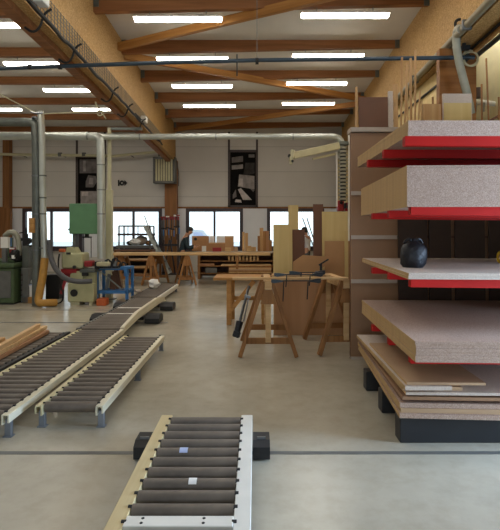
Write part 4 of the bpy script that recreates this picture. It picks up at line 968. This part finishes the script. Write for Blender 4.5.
# blue cart with clutter
d = 11.15
t = thing('tool_cart', 'blue framed steel cart beside the cream machine', 'cart', (X(111, d), d+.2, 0))
x0, x1 = X(97, d), X(127, d)
for (xx, yy) in ((x0, d), (x1, d), (x0, d+.5), (x1, d+.5)): MB().bx(xx-.03, xx+.03, yy-.03, yy+.03, .1, Z(269, d)).build('upright', M['blue'], t)
b = MB()
for yy in (d, d+.5): b.bx(x0, x1, yy-.03, yy+.03, Z(293.5, d), Z(290.5, d)); b.bx(x0, x1, yy-.03, yy+.03, Z(270, d), Z(268, d))
for xx in (x0, x1): b.bx(xx-.03, xx+.03, d, d+.5, Z(293.5, d), Z(290.5, d))
b.build('rail_frame', M['blue'], t)
MB().bx(x0+.03, x1-.03, d+.03, d+.47, Z(291.5, d), Z(290.8, d)).build('shelf', M['blue'], t)
MB().bx(X(121, d), X(131, d), d-.06, d+.3, Z(269, d), Z(266.5, d), .008).build('vice_plate', M['blue'], t)
MB().bx(X(124.5, d), X(128, d), d-.05, d+.1, Z(276, d), Z(269, d)).build('vice_jaw', M['blue'], t)
b = MB()
for (xx, yy) in ((x0, d), (x1, d), (x0, d+.5), (x1, d+.5)): b.seg((xx-.02, yy, .055), (xx+.02, yy, .055), .053, 14)
b.build('caster', M['black'], t)
zs_ = Z(290.8, d)+.002
items = [(99, .08, .42, -.15, 'paper', 'pale strip of wood in the blue cart beside the cream machine'), (104, .07, .36, .2, 'steel', 'steel clamp bar leaning in the blue cart'), (110, .13, .32, .1, 'mdfd', 'broad brown board leaning in the blue cart'), (116, .14, .42, -.25, 'mdfd', 'brown offcut tilted the other way in the blue cart'), (119, .08, .5, -.32, 'mdfl', 'tan strip tilted over the brown offcuts in the blue cart'), (107, .07, .30, 0, 'bluepipe', 'short dark blue bar in the middle of the blue cart'), (117, .05, .2, .1, 'pine', 'short pale stick at the front of the blue cart')]
for i, (px, wd, h, ry, mt, lab) in enumerate(items):
    o = MB().box((0, 0, h/2), (wd, .025, h), None, .003).build('leaning_offcut', M[mt]); o.location = (X(px, d), d+.10+.05*i, zs_+abs(math.sin(ry))*wd/2); o.rotation_euler = (-.05, ry, 0); tag(o, lab, 'offcut', 'offcuts in the blue cart')
p, q = Vector((X(101, d), d+.07, Z(273, d))), Vector((X(121, d), d+.07, Z(289.5, d)))
o = MB().bar(p, q, .015, .03).build('metal_straightedge', M['galv'], org=tuple(q)); tag(o, 'bright straightedge slanting across the front of the blue cart', 'straightedge')
TL = [(100.5, .09, .12, 'blacksteel', 'dark tool nearest the cream machine on top of the blue cart'), (104.5, .08, .17, 'bluepipe', 'dark blue tool second from the cream machine on the blue cart'), (108.5, .09, .13, 'white', 'white tool in the middle of the blue cart top'),
      (112, .08, .20, 'bag', 'tall dark drill standing on the blue cart top'), (115.5, .09, .15, 'steel', 'steel tool behind the tall dark drill on the blue cart'), (120, .08, .11, 'blacksteel', 'dark tool next to the vice on the blue cart')]
for i, (px, r, h, mt, lab) in enumerate(TL):
    xx, yy, zz = X(px, d), d+.03+.07*(i % 2), Z(268, d)+.001
    t2 = thing('power_tool', lab, 'tool', (xx, yy, zz))
    MB().box((xx, yy, zz+.02), (.13, .10, .04), None, .008).build('tool_base', M['black'], t2)
    MB().seg((xx-.02, yy, zz+.04), (xx+.01, yy, zz+h), .045, 12, .035).build('tool_body', M[mt], t2, True)
    MB().path([(xx-.01, yy, zz+h-.02), (xx+.05, yy, zz+h+.02), (xx+.10, yy, zz+h-.02), (xx+.11, yy, zz+h-.07)], .018, 8, 1).build('handle', M['black'], t2, True)
MB().bx(x0-.03, x1+.03, d-.05, d+.53, Z(268, d)-.012, Z(268, d)-.001).build('top_plate', M['galvd'], t)

# ------------------------------------------------------------------ far benches
# long plank on trestles
d = 15.2
t2 = sawhorse('sawhorse', 'pale wooden trestle under the long plank, beside the person', (X(185, d), d+.1, 0), ('horse', 'horse', 'horse'), H=.90, L_=.9, spread=.27, rz=.25, group='wooden trestles')
dup(t2, (X(155, d), d+.1, 0), -.15, 'pale wooden trestle under the long plank, towards the blue cart')
dup(t2, (X(125, d+.5), d+.3, 0), .1, 'pale wooden trestle under the long plank end, half hidden by the blue cart')
o = MB().bx(X(112, d), X(270, d), d-.35, d+.55, .903, .97, .004).build('bench_plank', M['pine'], org=(X(190, d), d, .903)); tag(o, 'very long pale plank laid over trestles below the back windows', 'plank')
# timber rack under it
t = thing('timber_rack', 'low rack of stacked timber boards behind the blue cart', 'rack', (X(130, 17.2), 17.2, 0))
d = 17.0; x0, x1 = X(114, d), X(152, d)
for xx in (x0, x1-.06): MB().bx(xx, xx+.06, d, d+.6, 0, 1.0).build('post', M['horsed'], t)
for k, z in enumerate((.12, .38, .64, .98)): MB().bx(x0, x1, d, d+.6, z-.03, z).build('shelf', M['horsed'] if k < 3 else M['mdfd'], t)
n = 0
MB().bx(x0+.06, x1-.06, d+.58, d+.6, .1, 1.0).build('back_panel', M['mdfx'], t)
lv = ['bottom', 'middle', 'upper']
for k, z in enumerate((.12, .38, .64)):
    for j in range(3):
        hh = .05; o = MB().box(((x0+x1)/2+random.uniform(-.03, .03), d+.1+.17*j, z+hh/2+.001), (x1-x0-.2-random.uniform(0, .1), .13, hh), None, .004).build('stored_board', M[('ply', 'pine', 'mdfl')[(j+k) % 3]], org=((x0+x1)/2, d+.1+.17*j, z)); tag(o, 'sawn board on the %s shelf of the low timber rack, %s from the front' % (lv[k], ('first', 'second', 'third')[j]), 'board', 'boards in the low timber rack')
        o2 = None
# rolling scaffold with ladder in front of window two
d = 18.2
t = thing('rolling_scaffold', 'grey metal platform with rail and ladder in front of the window', 'platform', (X(136, d), d+.3, 0))
x0, x1 = X(119, d), X(150, d)
for (xx, yy, zz) in ((x0, d, Z(226, d)), (x1, d, Z(226, d)), (x0, d+.7, Z(226, d)), (x1, d+.7, Z(226, d))): MB().seg((xx, yy, .1), (xx, yy, zz), .03, 8).build('upright', M['grey'], t)
b = MB()
for yy in (d, d+.7): b.seg((x0, yy, Z(226, d)), (x1, yy, Z(226, d)), .025, 8)
for px in (128, 138): b.seg((X(px, d), d, Z(236, d)), (X(px, d), d, Z(226, d)), .018, 6)
b.build('guard_rail', M['grey'], t)
MB().bx(x0-.05, x1+.05, d-.03, d+.73, Z(235.5, d), Z(233.5, d)).build('deck', M['framep'], t)
MB().bx(x0-.1, x1+.15, d-.03, d+.73, Z(248, d), Z(245.5, d)).build('lower_deck', M['grey'], t)
b = MB()
for s in (0, .45): b.bar((X(146, d), d-.25+s, Z(226, d)), (X(170, d), d-.25+s, .10), .03, .10)
b.bar((X(146, d), d-.25, Z(216, d)), (X(158, d), d-.25, Z(250, d)), .02, .03)
b.build('ladder_rail', M['alu'], t)
for k in range(6):
    q = (k+.5)/6; pz = Z(226, d)*(1-q)+.12*q; pxx = X(146, d)*(1-q)+X(170, d)*q; MB().bx(pxx-.08, pxx+.08, d-.25, d+.2, pz-.02, pz+.02).build('tread', M['steel'], t)
b = MB()
for xx in (x0, x1):
    for yy in (d, d+.7): b.seg((xx-.025, yy, .055), (xx+.025, yy, .055), .055, 12)
b.build('caster', M['black'], t)
zz = Z(245.5, d)+.002
def lump(name, x, y, z, s, mt, lab, cat):
    b = MB(); b.ball((0, 0, s[2]), s, 12, 8)
    for v in b.bm.verts:
        v.co *= 1+random.uniform(-.1, .1); v.co.z = max(v.co.z, 0)
    o = b.build(name, M[mt]); o.location = (x, y, z); return tag(o, lab, cat)
lump('white_sack', X(134, d), d+.2, zz, (.24, .2, .13), 'paper', 'crumpled white sack on the lower deck of the metal platform', 'sack')
lump('dust_sheet', X(139.5, d), d+.3, zz, (.22, .2, .17), 'batten', 'greyish folded sheet beside the white sack on the metal platform', 'sheet')
lump('tool_bag', X(128, d), d+.3, zz, (.14, .12, .08), 'dark', 'small dark bag on the metal platform before the white sack', 'bag')
lump('tool_bag', X(146.5, d), d+.35, zz, (.15, .12, .09), 'carton', 'brown bag on the metal platform next to its ladder', 'bag')
# clamp rack
d = 18.9
t = thing('clamp_stand', 'dark steel stand with a red top rail for hanging clamps, before the wooden column', 'stand', (X(169, d), d+.2, 0))
MB().bx(X(161, d), X(179, d), d, d+.06, Z(220, d), Z(216.5, d)).build('top_rail', M['redd'], t)
for px in (163, 178): MB().bx(X(px, d)-.04, X(px, d)+.04, d+.04, d+.12, .02, Z(217, d)).build('post', M['dark'], t)
b = MB(); b.bar((X(164, d), d, .03), (X(169, d), d+.06, Z(240, d)), .04, .04); b.bar((X(175, d), d, .03), (X(170, d), d+.06, Z(240, d)), .04, .04); b.bx(X(162, d), X(178, d), d+.02, d+.08, Z(246, d), Z(244, d)); b.build('stand_frame', M['blacksteel'], t)
MB().bx(X(161, d), X(180, d), d-.15, d+.35, 0, .03).build('base', M['blacksteel'], t)
ORD = ['first', 'second', 'third', 'fourth', 'fifth', 'sixth', 'seventh']
for k in range(7):
    x = X(161.5+k*2.6, d); y = d-.06; zt_ = Z(213+random.uniform(0, 4), d); L_ = random.uniform(.75, 1.1)
    t2 = thing('screw_clamp', '%s hanging clamp on the red rail, counted from the metal platform' % ORD[k], 'clamp', (x, y, zt_-L_), 'clamps on the red rail')
    MB().bx(x-.014, x+.014, y-.01, y+.01, zt_-L_, zt_).build('bar', M['steel'] if k % 2 else M['blacksteel'], t2)
    MB().bx(x-.02, x+.11, y-.015, y+.015, zt_-.08, zt_-.03).build('fixed_jaw', M['redd'] if k % 3 != 2 else M['paper'], t2)
    MB().bx(x-.02, x+.11, y-.015, y+.015, zt_-.5, zt_-.45).build('sliding_jaw', M['blacksteel'], t2)
    MB().seg((x+.09, y, zt_-.75), (x+.09, y, zt_-.52), .022, 8).build('handle', M['mdfo'] if k % 2 else M['blue'], t2)
# bench under the windows with boxes
d = 17.0
t = thing('workbench', 'long back workbench with a pale top and open timber shelves', 'workbench', (X(232, d), d+.4, 0))
x0, x1 = X(196, d), X(276, d); zt3 = .93
MB().bx(x0, x1, d, d+.8, zt3-.05, zt3, .004).build('worktop', M['batten'], t)
MB().bx(X(207, d), X(262, d), d-.012, d+.02, zt3-.13, zt3-.052).build('front_rail', M['black'], t)
for xx in (x0+.05, (x0+x1)/2, x1-.1): MB().bx(xx, xx+.08, d+.02, d+.75, 0, zt3-.05).build('leg_frame', M['horse'], t)
for z in (.2, .45, .62): MB().bx(x0+.04, x1-.03, d+.04, d+.76, z-.025, z).build('shelf', M['horse'] if z > .3 else M['horsed'], t)
MB().bx(x0+.04, x1-.03, d+.74, d+.76, .05, zt3-.05).build('back_panel', M['mdfd'], t)
for k in range(9):
    x = X(229+k*3.6, d); o = MB().box((x, d+.2, .625+.075), (.07, .3, .15), None, .004).build('timber_block', M['pine' if k % 2 else 'pinez'], org=(x, d+.2, .622)); tag(o, 'pale timber block standing on the bench shelf', 'block', 'timber blocks on the bench shelf')
for k in range(4):
    x = X(246, d); o = MB().box((x, d+.12+.15*k, .475), (1.7, .12, .045), None, .004).build('stored_board', M['pine'], org=(x, d+.12+.15*k, .45)); tag(o, 'long pine board on the middle bench shelf, %s from the front' % ('first', 'second', 'third', 'fourth')[k], 'board', 'boards on the bench shelf')
for k in range(5):
    x = X(250, d); o = MB().box((x, d+.10+.02*k, .225+.045*k), (1.45, .25, .043), None, .004).build('stored_board', M[('pinez', 'horse', 'mdfl', 'pine', 'horse')[k]], org=(x, d+.1, .2+.045*k)); tag(o, 'long board on the low bench shelf, %s in its pile from below' % ('first', 'second', 'third', 'fourth', 'fifth')[k], 'board', 'boards on the low bench shelf')
for k in range(3):
    x = X(206, d); o = MB().box((x, d+.15+.2*k, .49), (.55, .15, .075), None, .004).build('stored_board', M['ply'], org=(x, d+.15+.2*k, .452)); tag(o, 'brown board pile piece at the person end of the bench shelf, %s from the front' % ('first', 'second', 'third')[k], 'board', 'brown boards on the bench shelf')
o = MB().box((X(211, d), d+.25, .29), (.4, .4, .17), None, .01).build('grey_crate', M['grey'], org=(X(211, d), d+.25, .2)); o.location.z += .0; tag(o, 'grey crate on the low bench shelf near the person', 'crate')
def carton(px0, px1, py, y, depth, mt, lab, name='carton', cat='box'):
    h = Z(py, y)-zt3
    t = thing(name, lab, cat, ((X(px0, y)+X(px1, y))/2, y+depth/2, zt3))
    MB().bx(X(px0, y), X(px1, y), y, y+depth, zt3+.001, zt3+h, .004).build('body', M[mt], t); return t
c = carton(192, 208.5, 236, 17.5, .25, 'carton', 'large brown wooden box on the bench beside the person, two holes in its side')
b = MB()
for py in (239, 246.5): b.seg((X(195.5, 17.5), 17.492, Z(py, 17.5)), (X(195.5, 17.5), 17.51, Z(py, 17.5)), .055, 14)
b.build('hand_hole', M['black'], c)
c = carton(208.5, 225, 243, 17.5, .25, 'carton', 'low brown box on the bench between the two taller brown boxes'); MB().bx(X(209, 17.48), X(225, 17.48), 17.485, 17.5, Z(243.5, 17.5), Z(242.6, 17.5)).build('rim', M['pine'], c)
c = carton(225, 233.5, 236, 17.5, .25, 'mdfo', 'tall brown box at the far end of the bench boxes under the window'); MB().bx(X(225.5, 17.49), X(233, 17.49), 17.488, 17.5, Z(237.4, 17.5), Z(236.2, 17.5)).build('rim', M['pine'], c)
for (px0, px1, y, lab) in ((209, 214, 17.62, 'narrow white sheet standing behind the low brown box'), (216, 225, 17.62, 'wide white sheet standing behind the low brown box')):
    o = MB().box(((X(px0, y)+X(px1, y))/2, 17.78, (zt3+Z(236, y))/2+.001), (X(px1, y)-X(px0, y), .01, Z(236, y)-zt3)).build('white_sheet', M['paper'], org=(X(px0, y), 17.78, zt3)); tag(o, lab, 'sheet')
def bits(px, py0, w_, mt, lab, y=17.3, name='wood_offcut'):
    h = Z(py0, y)-zt3; o = MB().box((X(px, y), y, zt3+h/2+.001), (w_, .08, h), None, .003).build(name, M[mt], org=(X(px, y), y, zt3)); tag(o, lab, 'offcut', 'wood offcuts on the bench')
BT = [(243.5, 232, .08, 'pinez', 'thin tall offcut on the bench under the poster'), (246.5, 233, .1, 'pinez', 'second tall offcut on the bench under the poster'), (249, 246, .16, 'pine', 'small pale block beside the two tall offcuts'), (253, 247, .2, 'pinez', 'wide low block between tall offcuts and the board bundle'), (259, 236, .1, 'horse', 'outer short board of the upright board bundle'), (261.5, 228, .12, 'pinez', 'tallest board of the upright bundle on the bench'), (264.5, 231, .12, 'horse', 'brown board in the upright bundle on the bench'), (267.5, 231, .1, 'ply', 'reddish board of the upright bundle next to the window'), (270.5, 240, .1, 'horse', 'shortest board at the end of the upright bundle'), (204, 246, .14, 'paper', 'small white pot on the bench before the large box'), (217, 247.5, .3, 'redd', 'low reddish block on the bench before the low brown box'), (228, 247.5, .2, 'pine', 'low pale block before the tall brown box'), (236, 247, .12, 'mdfl', 'small tan block after the bench boxes')]
for bt in BT: bits(*bt, y=17.3 if bt[1] < 242 else 17.15)
tb = [(219, 'steel grip tool'), ]

# ------------------------------------------------------------------ people
def skin_mesh(name, verts, edges, mat, parent, sub=2):
    bm = bmesh.new(); lay = bm.verts.layers.skin.verify(); vs = []
    for i, (co, r) in enumerate(verts):
        v = bm.verts.new(co); s = v[lay]; s.radius = r if isinstance(r, tuple) else (r, r); s.use_root = (i == 0); vs.append(v)
    for a, c in edges: bm.edges.new((vs[a], vs[c]))
    me = bpy.data.meshes.new(name); bm.to_mesh(me); bm.free(); o = bpy.data.objects.new(name, me); COL.objects.link(o)
    m = o.modifiers.new('Skin', 'SKIN'); m.use_smooth_shade = True; s = o.modifiers.new('Sub', 'SUBSURF'); s.levels = sub; s.render_levels = sub
    bpy.context.view_layer.update(); dg = bpy.context.evaluated_depsgraph_get(); nm = bpy.data.meshes.new_from_object(o.evaluated_get(dg)); nm.name = name
    bpy.data.objects.remove(o); o2 = bpy.data.objects.new(name, nm); COL.objects.link(o2); nm.materials.clear(); nm.materials.append(mat); o2.parent = parent
    for p in nm.polygons: p.use_smooth = True
    return o2
def person(label, loc, rz, top, legs, hands, lean=0.0, stride=.0, headtilt=.1, sc_=1.0):
    """faces -y in its own frame; hands = two wrist targets"""
    t = thing('person', label, 'person', (0, 0, 0))
    hip = Vector((0, 0, .93)); L = lean
    def sp(h): return Vector((0, -math.sin(L)*h, .93+math.cos(L)*h))
    chest, neck, hd0, hd1, hd2 = sp(.30), sp(.53), sp(.60)+Vector((0, -.02, 0)), sp(.68)+Vector((0, -.04-headtilt*.3, 0)), sp(.77)+Vector((0, -.03-headtilt*.4, 0))
    V = [(hip, (.14, .11)), (sp(.15), (.13, .10)), (chest, (.16, .115)), (sp(.45), (.11, .09)), (neck, .055), (hd0, (.062, .07)), (hd1, (.078, .095)), (hd2, (.07, .085))]
    E = [(0, 1), (1, 2), (2, 3), (3, 4), (4, 5), (5, 6), (6, 7)]
    V.append((hd1+Vector((0, -.105, -.01)), .016)); E.append((6, 8))
    for s in (-1, 1): V.append((hd1+Vector((s*.085, .01, 0)), .018)); E.append((6, len(V)-1))
    arm_i = []; leg_i = []
    for s, hnd in ((-1, hands[0]), (1, hands[1])):
        sh = sp(.46)+Vector((s*.19, 0, 0)); wr = Vector(hnd); mid = (sh+wr)/2; dd = (wr-sh).length
        bend = math.sqrt(max(0, .29**2-(dd/2)**2)); el = mid+Vector((s*.25, .35, -.9)).normalized()*bend
        k = len(V); V += [(sh, .06), (el, .045), (wr, .032)]; E += [(3, k), (k, k+1), (k+1, k+2)]; arm_i.append((sh, el, wr))
        fd = (wr-el).normalized(); side = fd.cross(Vector((0, 0, 1)))
        side = side.normalized() if side.length > .01 else Vector((1, 0, 0))
        palm = wr+fd*.06; V.append((palm, (.036, .018))); E.append((k+2, k+3))
        for f in range(4):
            base = palm+fd*.035+side*(f-1.5)*.02; tip = base+fd*(.035+.01*(f in (1, 2)))+Vector((0, 0, -.012)); V += [(base, .009), (tip, .008), (tip+fd*.02+Vector((0, 0, -.018)), .007)]
            n_ = len(V); E += [(k+3, n_-3), (n_-3, n_-2), (n_-2, n_-1)]
        V += [(wr+fd*.035-side*.035*s, .011), (wr+fd*.08-side*.05*s, .008)]; n_ = len(V); E += [(k+2, n_-2), (n_-2, n_-1)]
    for s in (-1, 1):
        hp = Vector((s*.095, 0, .88)); kn = Vector((s*.10, -.04+s*stride*.5, .48)); an = Vector((s*.11, .03+s*stride, .09)); toe = an+Vector((s*.02, -.17, -.05))
        k = len(V); V += [(hp, .085), (kn, .055), (an, .038), (toe, .03)]; E += [(0, k), (k, k+1), (k+1, k+2), (k+2, k+3)]; leg_i.append((hp, kn, an, toe))
    body = skin_mesh('body', V, E, M['skin'], t)
    # clothing
    V = [(sp(-.06), (.155, .125)), (sp(.13), (.15, .12)), (chest, (.18, .135)), (sp(.45), (.13, .105)), (sp(.515), (.075, .075))]; E = [(0, 1), (1, 2), (2, 3), (3, 4)]
    for (sh, el, wr) in arm_i:
        k = len(V); V += [(sh, .076), (el, .06), (el.lerp(wr, .85), .045)]; E += [(3, k), (k, k+1), (k+1, k+2)]
    skin_mesh('jacket' if top == 'jacket' else 'shirt', V, E, M[top], t)
    V = [(Vector((0, 0, .97)), (.145, .115)), (Vector((0, 0, .89)), (.15, .12))]; E = [(0, 1)]
    for (hp, kn, an, toe) in leg_i:
        k = len(V); V += [(hp, .1), (kn, .072), (an+Vector((0, 0, .03)), .06)]; E += [(1, k), (k, k+1), (k+1, k+2)]
    skin_mesh('trousers', V, E, M[legs], t)
    b = MB(); c = hd2+Vector((0, .018, .005)); b.ball(c, (.098, .112, .088), 16, 10); b.ball(hd1+Vector((0, .055, .02)), (.088, .07, .09), 14, 9); b.build('hair', M['hair'], t, True)
    for (hp, kn, an, toe) in leg_i:
        b = MB(); b.ball((an+toe)/2+Vector((0, -.01, -.022)), (.052, .145, .043), 14, 8)
        for v in b.bm.verts: v.co.z = max(v.co.z, .002)
        b.build('shoe', M['black'], t, True)
    b = MB()
    for s in (-1, 1): b.ball(hd1+Vector((s*.034, -.088, .012)), (.012, .008, .009), 8, 6)
    b.build('eye', M['black'], t, True)
    t.location = loc; t.rotation_euler = (0, 0, rz); t.scale = (sc_,)*3; return t
person('person in a dark teal jacket bent over the bench beside a large brown box', (X(181, 16.3), 16.55, 0), PI/2+.15, 'jacket', 'trousers', ((-.16, -.42, 1.10), (.16, -.45, 1.14)), .22, .08, .2)
person('distant person in a white shirt and grey trousers seen between the upright panels', (X(308.5, 18), 18.4, 0), -PI/2-.5, 'shirt', 'greytr', ((-.2, -.3, 1.15), (.2, -.32, 1.2)), .05, .06, .15)
# two long bars leaning by the window near the distant person
for (a, c, lab) in (((303, 218), (311, 240), 'dark thin bar slanting before the window by the distant person, upper one'), ((307.5, 218), (311, 231), 'second dark thin bar slanting before the window by the distant person')):
    y = 19.7; p = Vector((X(a[0], y), 19.9, Z(a[1], y))); q = p+(Vector((X(c[0], y), 19.7, Z(c[1], y)))-p)*((p.z-.01)/(p.z-Z(c[1], y)))
    tag(MB().bar(p, q, .03, .03).build('leaning_bar', M['black'], org=tuple(q)), lab, 'bar')

# ------------------------------------------------------------------ outside
d = 27.0
t = thing('parked_van', 'pale van parked outside behind the window next to the person', 'van', (X(199, d), d+1, -.15))
x0, x1 = X(188, d), X(212, d); zb = -.15
b = MB(); b.prism([(x0, zb+.35), (x1+.9, zb+.35), (x1+.9, zb+1.0), (x1+.1, zb+1.15), (x1-.5, zb+1.85), (x0, zb+1.9)], d, d+1.8, 'xz'); b.build('van_body', M['vanw'], t)
MB().prism([(x0+.3, zb+1.2), (x1-.2, zb+1.2), (x1-.55, zb+1.72), (x0+.3, zb+1.74)], d-.006, d+.01, 'xz').build('side_window', M['bluepaper'], t)
MB().bx(x0+.1, x1+.7, d-.008, d+.01, zb+.72, zb+.80).build('side_stripe', M['redd'], t)
for xx in (x0+.35, x1+.3): MB().seg((xx, d-.03, zb+.33), (xx, d+.2, zb+.33), .33, 20).build('wheel', M['black'], t, True)
